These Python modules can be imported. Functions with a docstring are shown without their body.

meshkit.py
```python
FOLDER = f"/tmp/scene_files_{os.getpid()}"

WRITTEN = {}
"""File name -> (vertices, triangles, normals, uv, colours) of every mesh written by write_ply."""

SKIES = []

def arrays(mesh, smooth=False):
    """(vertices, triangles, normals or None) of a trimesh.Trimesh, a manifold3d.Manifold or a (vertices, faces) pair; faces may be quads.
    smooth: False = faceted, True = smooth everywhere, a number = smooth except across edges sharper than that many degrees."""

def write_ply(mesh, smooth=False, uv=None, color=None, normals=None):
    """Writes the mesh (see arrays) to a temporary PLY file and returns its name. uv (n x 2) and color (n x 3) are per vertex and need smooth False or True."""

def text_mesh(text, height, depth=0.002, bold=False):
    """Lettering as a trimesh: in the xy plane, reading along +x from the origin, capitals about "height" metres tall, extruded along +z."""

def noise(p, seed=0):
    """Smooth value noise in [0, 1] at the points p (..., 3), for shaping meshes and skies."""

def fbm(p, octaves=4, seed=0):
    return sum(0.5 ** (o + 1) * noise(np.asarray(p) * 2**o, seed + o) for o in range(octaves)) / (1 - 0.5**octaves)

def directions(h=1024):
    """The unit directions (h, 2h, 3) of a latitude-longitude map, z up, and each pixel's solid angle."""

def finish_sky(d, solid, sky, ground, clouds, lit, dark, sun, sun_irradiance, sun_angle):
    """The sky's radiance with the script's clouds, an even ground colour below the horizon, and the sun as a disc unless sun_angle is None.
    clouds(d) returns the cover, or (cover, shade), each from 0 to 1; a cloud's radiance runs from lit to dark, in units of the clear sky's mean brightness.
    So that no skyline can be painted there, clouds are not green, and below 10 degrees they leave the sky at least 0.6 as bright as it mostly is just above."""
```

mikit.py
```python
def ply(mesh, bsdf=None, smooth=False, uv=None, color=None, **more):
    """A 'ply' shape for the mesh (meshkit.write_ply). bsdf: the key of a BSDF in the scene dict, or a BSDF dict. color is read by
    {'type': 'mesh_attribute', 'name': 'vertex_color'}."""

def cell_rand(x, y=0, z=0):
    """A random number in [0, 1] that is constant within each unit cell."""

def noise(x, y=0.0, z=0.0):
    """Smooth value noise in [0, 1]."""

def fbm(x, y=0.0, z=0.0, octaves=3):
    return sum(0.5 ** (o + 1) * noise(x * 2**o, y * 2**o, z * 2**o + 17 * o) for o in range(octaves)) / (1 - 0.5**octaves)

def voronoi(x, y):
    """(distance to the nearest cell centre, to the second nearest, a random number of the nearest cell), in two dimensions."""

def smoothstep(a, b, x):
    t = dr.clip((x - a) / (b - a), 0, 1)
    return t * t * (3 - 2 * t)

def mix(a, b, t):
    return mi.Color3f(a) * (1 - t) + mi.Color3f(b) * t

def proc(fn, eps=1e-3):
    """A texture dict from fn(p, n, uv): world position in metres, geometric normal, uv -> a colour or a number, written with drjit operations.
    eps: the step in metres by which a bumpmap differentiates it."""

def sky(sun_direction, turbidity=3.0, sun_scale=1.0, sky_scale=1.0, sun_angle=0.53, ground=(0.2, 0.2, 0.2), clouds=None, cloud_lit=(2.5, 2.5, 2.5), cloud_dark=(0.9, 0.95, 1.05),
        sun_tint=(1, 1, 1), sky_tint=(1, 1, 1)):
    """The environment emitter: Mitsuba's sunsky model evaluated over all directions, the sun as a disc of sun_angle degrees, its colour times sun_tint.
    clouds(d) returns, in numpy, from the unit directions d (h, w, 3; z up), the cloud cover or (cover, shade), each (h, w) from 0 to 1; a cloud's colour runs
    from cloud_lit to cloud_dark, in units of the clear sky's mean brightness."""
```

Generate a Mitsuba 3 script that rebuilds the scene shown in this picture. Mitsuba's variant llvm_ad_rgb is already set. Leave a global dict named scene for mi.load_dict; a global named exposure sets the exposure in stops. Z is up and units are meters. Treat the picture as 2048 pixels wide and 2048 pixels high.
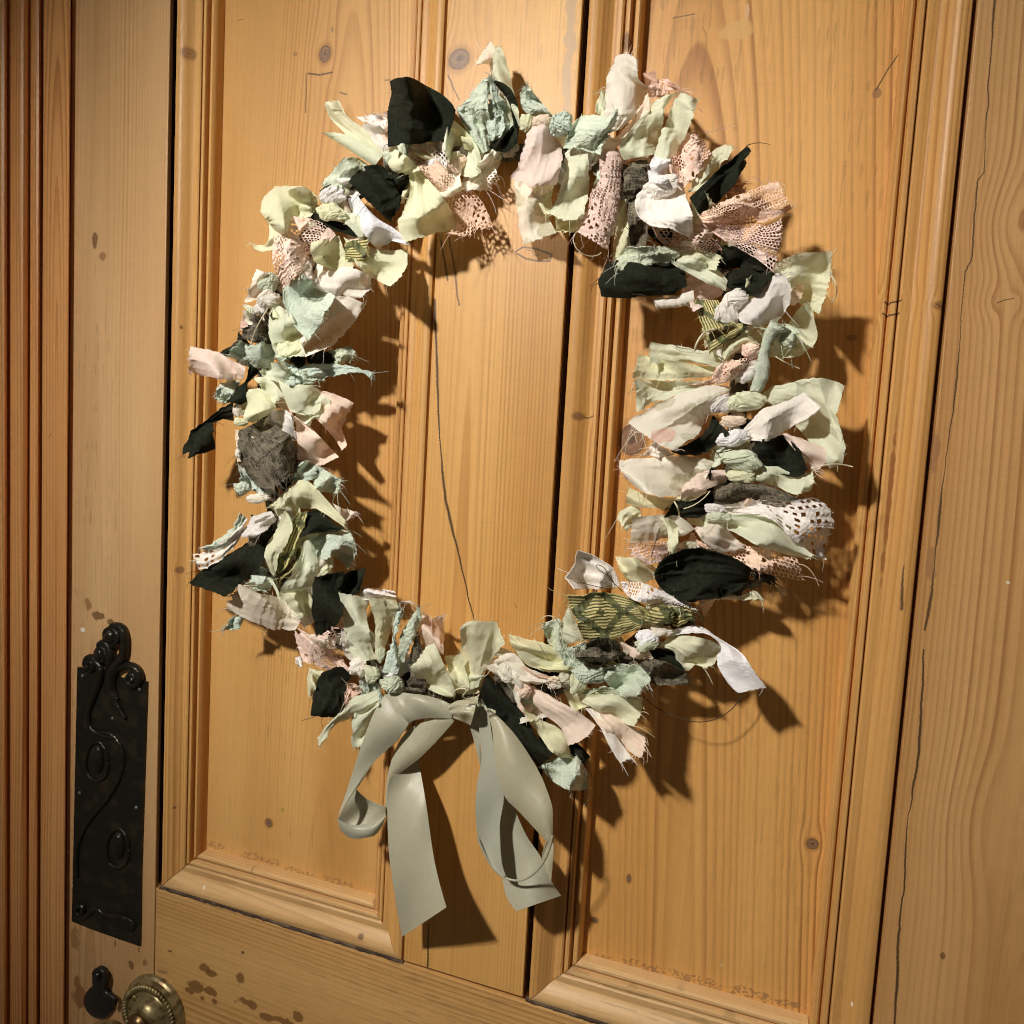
import math
import numpy as np
import trimesh
import drjit as dr
import mitsuba as mi
import mikit
from mikit import proc, noise, fbm, voronoi, cell_rand, smoothstep, mix
import meshkit
from scipy.interpolate import PchipInterpolator

T = mi.ScalarTransform4f
scene, labels = {}, {}

# ------------------------------------------------------------------ camera, light, exposure
# x runs right along the door, y runs into the door, z is up; the face of the stiles is y = 0.
YAW, PITCH, ROLL, FPX = -0.33408696795, 0.08295378907, -0.05581999937, 1500.0
_cy, _sy, _cp, _sp, _cr, _sr = math.cos(YAW), math.sin(YAW), math.cos(PITCH), math.sin(PITCH), math.cos(ROLL), math.sin(ROLL)
_f = np.array([_sy * _cp, _cy * _cp, -_sp])
_r = np.array([_cy, -_sy, 0.0])
_d = np.cross(_f, _r)
RIGHT, DOWN = _cr * _r + _sr * _d, -_sr * _r + _cr * _d
ROT = np.array([RIGHT, DOWN, _f])
EYE = np.array([0.0, -0.5, 0.0])
scene['camera'] = {'type': 'perspective', 'fov': math.degrees(2 * math.atan(1024 / FPX)), 'fov_axis': 'x', 'near_clip': 0.02, 'far_clip': 20.0,
                   'to_world': T().look_at(origin=EYE.tolist(), target=(EYE + _f).tolist(), up=(-DOWN).tolist())}
# a small lamp high on the left gives the hard shadows; the unseen dark can is added to narrow its pool and dim the corners; and the dim warm light of the room
LAMP, AIM = np.array([-0.55, -1.03, 0.64]), np.array([-0.15, 0.0, -0.07])
LAMP_R, CAN_R, CAN_L, LAMP_E = 0.042, 0.068, 0.164, (1060.0, 1000.0, 900.0)
_to = T().look_at(origin=LAMP.tolist(), target=AIM.tolist(), up=[0, 0, 1])
scene['ceiling_lamp__lens'] = {'type': 'disk', 'to_world': _to @ T().scale(LAMP_R), 'emitter': {'type': 'area', 'radiance': {'type': 'rgb', 'value': list(LAMP_E)}}}
scene['ceiling_lamp__added_can'] = {'type': 'cylinder', 'p0': [0, 0, -0.02], 'p1': [0, 0, CAN_L], 'radius': CAN_R, 'to_world': _to,
                                     'bsdf': {'type': 'twosided', 'bsdf': {'type': 'diffuse', 'reflectance': {'type': 'rgb', 'value': [0.02, 0.02, 0.02]}}}}
labels['ceiling_lamp'] = {'label': 'unseen lamp behind the camera with a dark can added to narrow its pool of light', 'category': 'spotlight'}
scene['room_light'] = {'type': 'constant', 'radiance': {'type': 'rgb', 'value': [0.070, 0.056, 0.040]}}
exposure = 0.0


def at(p, y=0.0):
    """Points of the photograph (2048 px wide) as points at depth y of the door."""
    p = np.atleast_2d(np.asarray(p, float))
    y = np.broadcast_to(np.asarray(y, float), (len(p),))
    d = np.stack([(p[:, 0] - 1024) / FPX, (p[:, 1] - 1024) / FPX, np.ones(len(p))], 1) @ ROT
    return EYE + d * ((y - EYE[1]) / d[:, 1])[:, None]


# ------------------------------------------------------------------ bookkeeping
count = {}


def key_of(name, parent=None):
    base = f'{parent}__{name}' if parent else name
    n = count.get(base, 0)
    count[base] = n + 1
    return base if n == 0 else f'{base}_{n:03d}'


def add(name, mesh, bsdf, parent=None, smooth=30, uv=None, label=None, **props):
    k = key_of(name, parent)
    scene[k] = mikit.ply(mesh, bsdf, smooth=smooth, uv=uv)
    e = dict(props)
    if label:
        e['label'] = label
    if e:
        labels[k] = e
    return k


def thing(name, label, category, **props):
    k = key_of(name)
    labels[k] = {'label': label, 'category': category, **props}
    return k


def rgb(*c):
    return {'type': 'rgb', 'value': list(c)}


# ------------------------------------------------------------------ wood
# Plain-sawn pine: growth rings are cones around a log axis that lies behind the board, so that a face shows straight grain at its sides and long arches where the
# axis tilts. Everything below is colour of the timber itself (earlywood, latewood, knots, checks, filled dents, grime with an edge of its own).
def blob(a, b, ca, cb, ra, rb, w):
    """1 inside an uneven patch around (ca, cb), 0 outside, with a crisp edge."""
    return 1 - smoothstep(0.70, 1.02, dr.sqrt(dr.square((a - ca) / ra) + dr.square((b - cb) / rb)) + w)


def line(a, b, pts, w, k):
    """1 on a thin crack through the points."""
    best = mi.Float(1.0)
    for (x0, y0), (x1, y1) in zip(pts[:-1], pts[1:]):
        ex, ey = x1 - x0, y1 - y0
        t = dr.clip(((a - x0) * ex + (b - y0) * ey) / (ex * ex + ey * ey), 0, 1)
        best = dr.minimum(best, dr.square(a - x0 - t * ex) + dr.square(b - y0 - t * ey))
    w = 0.85 * w
    return 1 - smoothstep(0.35 * w, w, dr.sqrt(best) * k)


def pine(base, late, axis='z', seed=0.0, xc=0.0, back=0.05, tilt=0.02, ring=0.0035, contrast=0.6, knots=(), cracks=(), stains=(), pale=(), dirt=(), lean=0.0, warp=1.0, fine=1.0):
    base, late = mi.ScalarColor3f(*base), mi.ScalarColor3f(*late)

    def fn(p, n, uv):
        a, b = (p.x, p.z) if axis == 'z' else (p.z, p.x)
        d = p.y
        dx = mi.Float(0)
        for ka, kb, ra, rb in (k[:4] for k in knots):        # grain flows round the knots
            g = dr.exp(-dr.square((a - ka) / (2.6 * ra)) - dr.square((b - kb) / (3.2 * rb)))
            dx = dx + g * dr.select(a > ka, 1.0, -1.0) * ra * 1.1 * (1 - dr.exp(-dr.square((a - ka) / (0.8 * ra))))
        slow = fbm(a * 9 + seed, b * 2.3, seed + 5, octaves=2) - 0.5
        wob = fbm(a * 190 + seed, b * 150, seed, octaves=3) - 0.5
        tone = fbm(a * 26 + seed, b * 3.2, seed + 1, octaves=2) - 0.5
        u = a - dx - xc - lean * (b + 0.3) + warp * 0.016 * slow + warp * 0.0030 * tone
        depth = back + d + tilt * b + warp * 0.02 * (noise(seed + a * 3, b * 1.6, 7.7) - 0.5)
        r = dr.sqrt(dr.square(u) + dr.square(depth))
        q = r / ring + 0.6 * noise(r * 110 + seed, b * 1.3, 2.2)
        fq = q - dr.floor(q)
        strength = (0.25 + 0.75 * cell_rand(dr.floor(q), seed)) * (0.35 + 1.25 * smoothstep(0.25, 0.8, noise(a * 17 + seed, b * 2.6, seed + 4)))
        lw = smoothstep(0.30, 0.86, fq) * (1 - smoothstep(0.90, 1.0, fq)) * strength
        fib = fbm(a * 1500 + seed, b * 22, seed, octaves=2) - 0.5
        c = mix(base, late, contrast * lw)
        c = c * (1 + fine * (0.17 * fib + 0.07 * wob) + 0.40 * tone + 0.16 * slow)
        c = c * mi.Color3f(1.0, 1 + 0.16 * tone + 0.08 * slow, 1 + 0.40 * tone + 0.25 * slow)
        fleck = smoothstep(0.66, 0.82, noise(a * 170 + seed, b * 1000, seed + 6))
        c = c * (1 - 0.025 * fleck)
        pores = smoothstep(0.74, 0.80, noise(a * 900 + seed, b * 60, seed + 2)) * smoothstep(0.52, 0.75, 0.5 + slow)
        c = c * (1 - 0.22 * fine * pores)
        for pa, pb, ra, rb, col in pale:
            c = mix(c, mi.ScalarColor3f(*col), 0.8 * blob(a, b, pa, pb, ra, rb, 1.0 * wob))
        for ka, kb, ra, rb, core in (k if len(k) == 5 else k + (1.0,) for k in knots):
            if not core:
                continue
            dd = dr.sqrt(dr.square((a - ka) / ra) + dr.square((b - kb) / rb)) + 0.22 * wob
            rings = 0.5 + 0.5 * dr.sin(dd * 11 + 14 * wob)
            kc = mix(mi.ScalarColor3f(0.27, 0.150, 0.082), mi.ScalarColor3f(0.20, 0.105, 0.055), rings)
            kc = kc * (1 - 0.55 * (1 - smoothstep(0.05, 0.45, dd + 0.5 * wob)))
            c = mix(c, late * 0.75, 0.55 * (1 - smoothstep(1.0, 1.9, dd)))
            c = mix(c, kc, core * (1 - smoothstep(0.92, 1.05, dd)))
            c = c * (1 - 0.6 * core * smoothstep(0.88, 0.98, dd) * (1 - smoothstep(1.0, 1.12, dd)))
        for i, (sa, sb, ra, rb, col) in enumerate(stains):
            c = mix(c, mi.ScalarColor3f(*col), 0.85 * blob(a, b, sa, sb, ra, rb, (1.3 if i % 2 else -1.3) * wob))
        if dirt:
            gr = smoothstep(0.36, 0.66, fbm(a * 800, b * 800, seed, octaves=2))
            dm = mi.Float(0)
            for sa, sb, ra, rb in dirt:
                dm = dr.maximum(dm, blob(a, b, sa, sb, ra, rb, 1.6 * wob))
            c = mix(c, mi.ScalarColor3f(0.25, 0.135, 0.065), 0.70 * dm * gr)
        if cracks:
            aw = a + 0.0010 * (noise(a * 20 + seed, b * 110, seed) - 0.5) + 0.0003 * (noise(seed, b * 520) - 0.5)
            k = 1 / (0.30 + 1.15 * noise(seed + 3, b * 38))
            cr = mi.Float(0)
            for pts, w in cracks:
                cr = dr.maximum(cr, min(1.0, 0.25 + 620 * w) * line(aw, b, pts, w, k))
            c = mix(c, mi.ScalarColor3f(0.040, 0.020, 0.010), 0.90 * cr)
        return dr.clip(c, 0.004, 0.9)
    return proc(fn)


def wood(name, tex, rough=0.46, bump=0.0, spec=0.35):
    scene[name] = {'type': 'principled', 'base_color': tex, 'roughness': rough, 'specular': spec, 'clearcoat': 0.12, 'clearcoat_gloss': 0.55}


def W(px, py, y=0.0):
    q = at((px, py), y)[0]
    return float(q[0]), float(q[2])


def WL(pts, y=0.0):
    return [W(a, b, y) for a, b in pts]


HON, AMB = (0.60, 0.318, 0.096), (0.36, 0.138, 0.030)
DIRT, BROWN, LIGHT = (0.16, 0.075, 0.03), (0.19, 0.085, 0.025), (0.68, 0.44, 0.20)
PY = 0.0195   # depth of the sunk panels


def swap(q):
    return (q[1], q[0])
# ------------------------------------------------------------------ door
def kn(px, py, rx, ry, y=0.0, ax='z'):
    a, b = W(px, py, y)
    return (a, b, rx, ry) if ax == 'z' else (b, a, ry, rx)


def st(px, py, rx, ry, col, y=0.0, ax='z'):
    return kn(px, py, rx, ry, y, ax) + (col,)


wood('wood_left_stile', pine((0.56, 0.335, 0.155), AMB, seed=1.3, xc=-0.56, back=0.03, tilt=0.01, ring=0.0026, contrast=0.35, warp=0.8,
     stains=[st(190, 480, 0.004, 0.008, DIRT), st(205, 512, 0.005, 0.004, (0.30, 0.15, 0.06)), st(176, 1210, 0.005, 0.006, (0.30, 0.15, 0.06)), st(200, 1232, 0.008, 0.004, DIRT),
             st(222, 1245, 0.004, 0.003, DIRT), st(150, 1880, 0.006, 0.012, (0.33, 0.17, 0.07)), st(158, 1990, 0.009, 0.016, (0.25, 0.11, 0.04)), st(263, 1930, 0.0035, 0.004, DIRT),
             st(290, 1925, 0.003, 0.005, (0.28, 0.14, 0.05)), st(230, 1888, 0.001, 0.004, DIRT), st(278, 1900, 0.001, 0.004, DIRT)],
     pale=[st(166, 1260, 0.0032, 0.0024, (0.85, 0.78, 0.70)), st(137, 1703, 0.0013, 0.0013, (0.8, 0.75, 0.7)), st(146, 1770, 0.0012, 0.004, (0.75, 0.6, 0.42)),
           st(280, 2000, 0.001, 0.001, (0.8, 0.7, 0.5))]))
wood('wood_right_stile', pine((0.54, 0.300, 0.118), (0.34, 0.150, 0.050), seed=4.1, xc=0.155, back=0.06, tilt=-0.012, ring=0.0024, contrast=0.55, warp=0.55,
     knots=[kn(2080, 445, 0.012, 0.008) + (0.0,), kn(2085, 1670, 0.016, 0.012) + (0.0,), kn(2012, 604, 0.006, 0.003) + (0.0,)],
     cracks=[(WL([(1991, 0), (1980, 130), (1968, 345), (1956, 360), (1943, 520), (1930, 545), (1915, 740), (1893, 920), (1880, 1010), (1866, 1170), (1850, 1260)]), 0.0011),
             (WL([(1848, 1300), (1838, 1500), (1815, 1650), (1806, 1790), (1798, 1870), (1795, 1960), (1788, 2060)]), 0.0012), (WL([(1995, 606), (2010, 600), (2028, 597)]), 0.0011)],
     stains=[st(1885, 1912, 0.002, 0.003, DIRT), st(1872, 900, 0.0035, 0.012, (0.30, 0.15, 0.06)), st(1862, 1130, 0.003, 0.010, (0.33, 0.17, 0.07))],
     pale=[st(2016, 1165, 0.001, 0.001, (0.8, 0.7, 0.55))]))
wood('wood_muntin', pine((0.60, 0.322, 0.097), AMB, seed=2.2, xc=-0.21, back=0.02, tilt=0.005, ring=0.0024, contrast=0.36, warp=0.6,
     knots=[kn(918, 118, 0.0075, 0.0065)],
     cracks=[(WL([(868, 600), (873, 700), (878, 870), (890, 1000), (915, 1100), (938, 1200), (952, 1250)]), 0.0016), (WL([(895, 150), (905, 175), (918, 200)]), 0.0009),
             (WL([(880, 470), (888, 520), (895, 560)]), 0.0010), (WL([(898, 475), (910, 545), (917, 610)]), 0.0009),
             (WL([(1031, 503), (1045, 494), (1070, 497), (1102, 509), (1098, 522), (1075, 522), (1050, 517), (1033, 507)]), 0.0009), (WL([(1052, 500), (1062, 501), (1068, 512), (1076, 509)]), 0.0006),
             (WL([(857, 1848), (856, 1900), (855, 1945)]), 0.0014), (WL([(1030, 1208), (1034, 1216)]), 0.0008)],
     stains=[st(1128, 860, 0.003, 0.06, (0.42, 0.27, 0.13)), st(1140, 60, 0.004, 0.09, (0.46, 0.30, 0.17)), st(1110, 1750, 0.001, 0.002, DIRT)]))
wood('wood_left_panel', pine((0.60, 0.325, 0.104), AMB, seed=6.4, xc=-0.33, back=0.012, tilt=0.03, ring=0.0026, contrast=0.40,
     knots=[kn(650, 108, 0.0048, 0.0060, PY), kn(538, 1646, 0.0032, 0.0034, PY)],
     cracks=[(WL([(613, 148), (612, 200), (611, 225)], PY), 0.0007), (WL([(617, 147), (640, 150), (664, 145)], PY), 0.0010), (WL([(475, 42), (488, 38)], PY), 0.0006),
             (WL([(680, 185), (694, 189)], PY), 0.0007), (WL([(770, 160), (778, 160)], PY), 0.0007)],
     stains=[st(590, 108, 0.002, 0.002, (0.35, 0.18, 0.07), PY), st(664, 60, 0.002, 0.003, (0.36, 0.2, 0.08), PY), st(565, 1620, 0.002, 0.003, (0.42, 0.27, 0.03), PY),
             ],
     dirt=[kn(430, 1690, 0.012, 0.004, PY), kn(500, 1712, 0.016, 0.004, PY), kn(545, 1726, 0.012, 0.004, PY), kn(600, 1745, 0.016, 0.0035, PY), kn(680, 1764, 0.016, 0.004, PY)]))
wood('wood_right_panel', pine((0.63, 0.325, 0.096), (0.36, 0.145, 0.036), seed=8.8, xc=-0.038, lean=-0.05, back=0.022, tilt=0.040, ring=0.0038, contrast=1.0, warp=1.2,
     knots=[kn(1264, 880, 0.0085, 0.010, PY), kn(1625, 1688, 0.0035, 0.0035, PY), kn(1190, 1840, 0.002, 0.002, PY), kn(1258, 1757, 0.0015, 0.0028, PY)],
     cracks=[(WL([(1796, 110), (1775, 140), (1752, 180)], PY), 0.0010), (WL([(1346, 36), (1390, 28)], PY), 0.0009), (WL([(1406, 54), (1412, 66), (1413, 92)], PY), 0.0006),
             (WL([(1255, 790), (1270, 775), (1282, 772)], PY), 0.0008)],
     stains=[st(1753, 186, 0.0025, 0.003, (0.30, 0.15, 0.06), PY), 
             st(1705, 675, 0.004, 0.002, (0.3, 0.15, 0.06), PY)],
     dirt=[kn(1200, 1914, 0.012, 0.004, PY), kn(1290, 1934, 0.018, 0.004, PY), kn(1400, 1962, 0.024, 0.004, PY), kn(1500, 1986, 0.020, 0.004, PY), kn(1580, 2008, 0.014, 0.003, PY)],
     pale=[st(1475, 62, 0.012, 0.007, (0.63, 0.37, 0.125), PY), st(1443, 1930, 0.0006, 0.0009, (0.85, 0.8, 0.7), PY), st(1494, 22, 0.0014, 0.005, (0.66, 0.42, 0.22), PY)]))
wood('wood_moulding', pine((0.59, 0.322, 0.106), AMB, seed=3.7, xc=-0.2, back=0.04, tilt=0.0, ring=0.0030, contrast=0.5,
     knots=[kn(1158, 833, 0.0030, 0.0022, 0.004) + (0.7,), kn(1876, 615, 0.0030, 0.0020, 0.006) + (0.5,), kn(1782, 615, 0.0045, 0.0030, 0.014) + (0.0,), kn(378, 107, 0.0040, 0.0035, 0.003) + (0.45,), kn(359, 1140, 0.0022, 0.0022, 0.003) + (0.6,)],
     cracks=[(WL([(1804, 1130), (1800, 1215)], 0.005), 0.0011), (WL([(1166, 834), (1174, 836), (1184, 831)], 0.002), 0.0012),
             (WL([(1768, 605), (1780, 608), (1799, 604)], 0.010), 0.0017), (WL([(1766, 628), (1780, 633), (1796, 629)], 0.010), 0.0019), (WL([(1868, 612), (1876, 618), (1884, 613)], 0.006), 0.0010)],
     stains=[st(365, 655, 0.0012, 0.002, DIRT, 0.003), st(349, 1615, 0.0016, 0.0015, DIRT, 0.003), st(1775, 1000, 0.0016, 0.05, (0.30, 0.11, 0.035), 0.012), st(1255, 90, 0.0025, 0.006, DIRT, 0.01)],
     pale=[st(1703, 2003, 0.0008, 0.002, (0.8, 0.75, 0.65), 0.005)]))
wood('wood_bottom_moulding', pine((0.60, 0.37, 0.16), (0.35, 0.17, 0.06), axis='x', seed=5.2, xc=-0.385, back=0.03, tilt=0.02, ring=0.0028, contrast=0.5,
     knots=[kn(726, 1869, 0.002, 0.0016, 0.004, 'x')], cracks=[([swap(W(514, 1730, 0.016)), swap(W(513, 1742, 0.016))], 0.0008)],
     pale=[st(412, 1772, 0.0012, 0.0016, (0.82, 0.7, 0.5), 0.004, 'x')]))
wood('wood_rail', pine((0.62, 0.362, 0.135), (0.39, 0.18, 0.055), axis='x', seed=7.9, xc=-0.56, back=0.10, tilt=0.02, ring=0.0034, contrast=0.62, warp=0.8,
     stains=[st(410, 1938, 0.0078, 0.0042, BROWN, 0, 'x'), st(424, 1949, 0.0068, 0.0035, BROWN, 0, 'x'), st(393, 1973, 0.0090, 0.0054, BROWN, 0, 'x'), st(380, 1981, 0.0050, 0.0032, BROWN, 0, 'x'),
             st(419, 1984, 0.0074, 0.0042, BROWN, 0, 'x'), st(404, 1996, 0.0031, 0.0024, BROWN, 0, 'x'), st(428, 2004, 0.0031, 0.0026, BROWN, 0, 'x'), st(481, 1956, 0.0040, 0.0042, BROWN, 0, 'x'),
             st(497, 2008, 0.0127, 0.0051, BROWN, 0, 'x'), st(536, 2035, 0.0081, 0.0035, BROWN, 0, 'x'), st(570, 2045, 0.0116, 0.0042, BROWN, 0, 'x'), st(595, 2035, 0.0047, 0.0048, BROWN, 0, 'x'),
             st(339, 1903, 0.0024, 0.0009, DIRT, 0, 'x'), st(485, 1906, 0.0013, 0.0013, (0.06, 0.03, 0.015), 0, 'x'), st(322, 1944, 0.006, 0.003, (0.33, 0.18, 0.08), 0, 'x')]))
wood('wood_frame', pine((0.62, 0.300, 0.105), (0.36, 0.125, 0.034), seed=9.6, xc=-0.60, back=0.012, tilt=0.012, ring=0.0034, contrast=0.6,
     cracks=[(WL([(108, 877), (114, 868)]), 0.0007)]), rough=0.4)
scene['grime'] = {'type': 'principled', 'base_color': proc(lambda p, n, uv: mix(mi.Color3f(0.10, 0.068, 0.050), mi.Color3f(0.24, 0.17, 0.12), smoothstep(0.40, 0.75, fbm(p.x * 160, p.y * 160, p.z * 500, octaves=3)))),
                  'roughness': 0.95, 'specular': 0.1}

door = thing('door', 'old waxed pine door with two long sunk panels and a centre stile', 'door')
ZT, ZB = 0.62, -0.80


def round_box(x0, x1, z0, z1, y0, y1, r=0.0012, seg=3):
    """A board whose front edges are eased."""
    a = np.linspace(0, np.pi / 2, seg)
    off = [(0.0, y1)] + [(r - r * math.cos(t), y0 + r - r * math.sin(t)) for t in a]
    v, f = [], []
    for i, y in off:
        v += [(x0 + i, y, z0 + i), (x1 - i, y, z0 + i), (x1 - i, y, z1 - i), (x0 + i, y, z1 - i)]
    m = len(off)
    for k in range(m - 1):
        for j in range(4):
            a0, a1 = 4 * k + j, 4 * k + (j + 1) % 4
            f += [(a0, a1, a1 + 4), (a0, a1 + 4, a0 + 4)]
    e = 4 * (m - 1)
    f += [(e, e + 1, e + 2), (e, e + 2, e + 3), (0, 2, 1), (0, 3, 2)]
    return trimesh.Trimesh(np.array(v), np.array(f), process=False)


XA, XB, XE, XF, XJ = -0.5933, -0.4877, -0.2434, -0.1443, 0.0838
ZR = -0.4008                       # top of the lock rail
add('stile', round_box(XA, XB, ZB, ZT, 0, 0.04), 'wood_left_stile', door, label='latch side stile with the dark finger plate')
add('stile', round_box(XJ + 0.0022, 0.30, ZB, ZT, 0, 0.04), 'wood_right_stile', door, label='hinge side stile with a long crack')
add('muntin', round_box(XE + 0.0008, XF, ZR + 0.0003, ZT, 0.0003, 0.04), 'wood_muntin', door, label='plain centre stile between the two panels')
add('rail', round_box(XB + 0.0004, XJ + 0.0018, ZB, ZR - 0.0030, 0.0004, 0.04), 'wood_rail', door, label='lock rail with brown worn patches')


def sheet(x0, x1, z0, z1, y, n=40):
    """A panel face with the slight hollow and hand-planed unevenness of old timber."""
    X, Z = np.meshgrid(np.linspace(x0, x1, n), np.linspace(z0, z1, 3 * n), indexing='ij')
    Y = y + 0.0009 * (meshkit.fbm(np.stack([X * 28, Z * 4, X * 0], -1), 3, 4) - 0.5)
    v = np.stack([X, Y, Z], -1).reshape(-1, 3)
    m = 3 * n
    i, j = np.meshgrid(np.arange(n - 1), np.arange(m - 1), indexing='ij')
    a = (i * m + j).ravel()
    f = np.vstack([np.stack([a, a + m, a + m + 1], 1), np.stack([a, a + m + 1, a + 1], 1)])
    return trimesh.Trimesh(v, f, process=False)


add('panel', sheet(XB + 0.022, XE - 0.003, ZR - 0.004, ZT, PY), 'wood_left_panel', door, smooth=True, label='left sunk panel')
add('panel', sheet(XF + 0.022, XJ - 0.003, ZR - 0.004, ZT, PY), 'wood_right_panel', door, smooth=True, label='right sunk panel with arched grain')

scene['joint_grime_shadow'] = {'type': 'principled', 'base_color': rgb(0.045, 0.022, 0.010), 'roughness': 0.95, 'specular': 0.05}
for x0, x1 in ((XB + 0.0002, XB + 0.0064), (XF + 0.0002, XF + 0.0042)):   # the open joints beside the mouldings; dirt and gap shadow painted together as near-black
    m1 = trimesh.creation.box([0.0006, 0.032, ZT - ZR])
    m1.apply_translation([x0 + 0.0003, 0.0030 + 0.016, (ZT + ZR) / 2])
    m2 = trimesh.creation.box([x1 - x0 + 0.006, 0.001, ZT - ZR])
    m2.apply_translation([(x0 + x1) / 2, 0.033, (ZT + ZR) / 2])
    add('joint', trimesh.util.concatenate([m1, m2]), 'joint_grime_shadow', door, smooth=False, label='open joint with dirt and gap shadow painted near black')

# the planted moulding: a broad ogee, a quirk, a fillet, a second quirk and a small bead that drops to the panel
PROF = [(0.0, 0.0320), (0.0, 0.0016), (0.0006, 0.0004), (0.0025, -0.0006), (0.0055, -0.0008), (0.0085, 0.0006), (0.0110, 0.0030), (0.0130, 0.0052), (0.0150, 0.0062), (0.0175, 0.0056), (0.0198, 0.0054), (0.0208, 0.0062),
        (0.0211, 0.0105), (0.0218, 0.0108), (0.0220, 0.0066), (0.0226, 0.0060), (0.0246, 0.0060), (0.0252, 0.0070), (0.0254, 0.0120), (0.0264, 0.0128), (0.0270, 0.0096), (0.0280, 0.0088), (0.0296, 0.0088), (0.0308, 0.0102), (0.0314, 0.0130), (0.0316, 0.0240)]


def moulding(side, x0, x1, zb, zt, w):
    """One length of moulding; side 'l', 'r' or 'b'. The foot is mitred."""
    v, f = [], []
    k = w / 0.0336
    for s, y in PROF:
        s *= k
        if side == 'b':
            v += [(x0 + s + 0.0004, y, zb + s), (x1 - s - 0.0004, y, zb + s)]
        else:
            x = x0 + s if side == 'l' else x1 - s
            v += [(x, y, zb + s + 0.0004), (x, y, zt)]
    n = len(PROF)
    for i in range(n - 1):
        a, b, c, d = 2 * i, 2 * i + 1, 2 * i + 3, 2 * i + 2
        f += [(a, b, c), (a, c, d)]
    for e in (0, 1):                      # closed ends
        c = len(v)
        v.append((v[e][0], 0.03, v[e][2]))
        f += [(c, 2 * i + e, 2 * i + 2 + e) for i in range(n - 1)]
    return trimesh.Trimesh(np.array(v), np.array(f), process=False)


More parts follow.
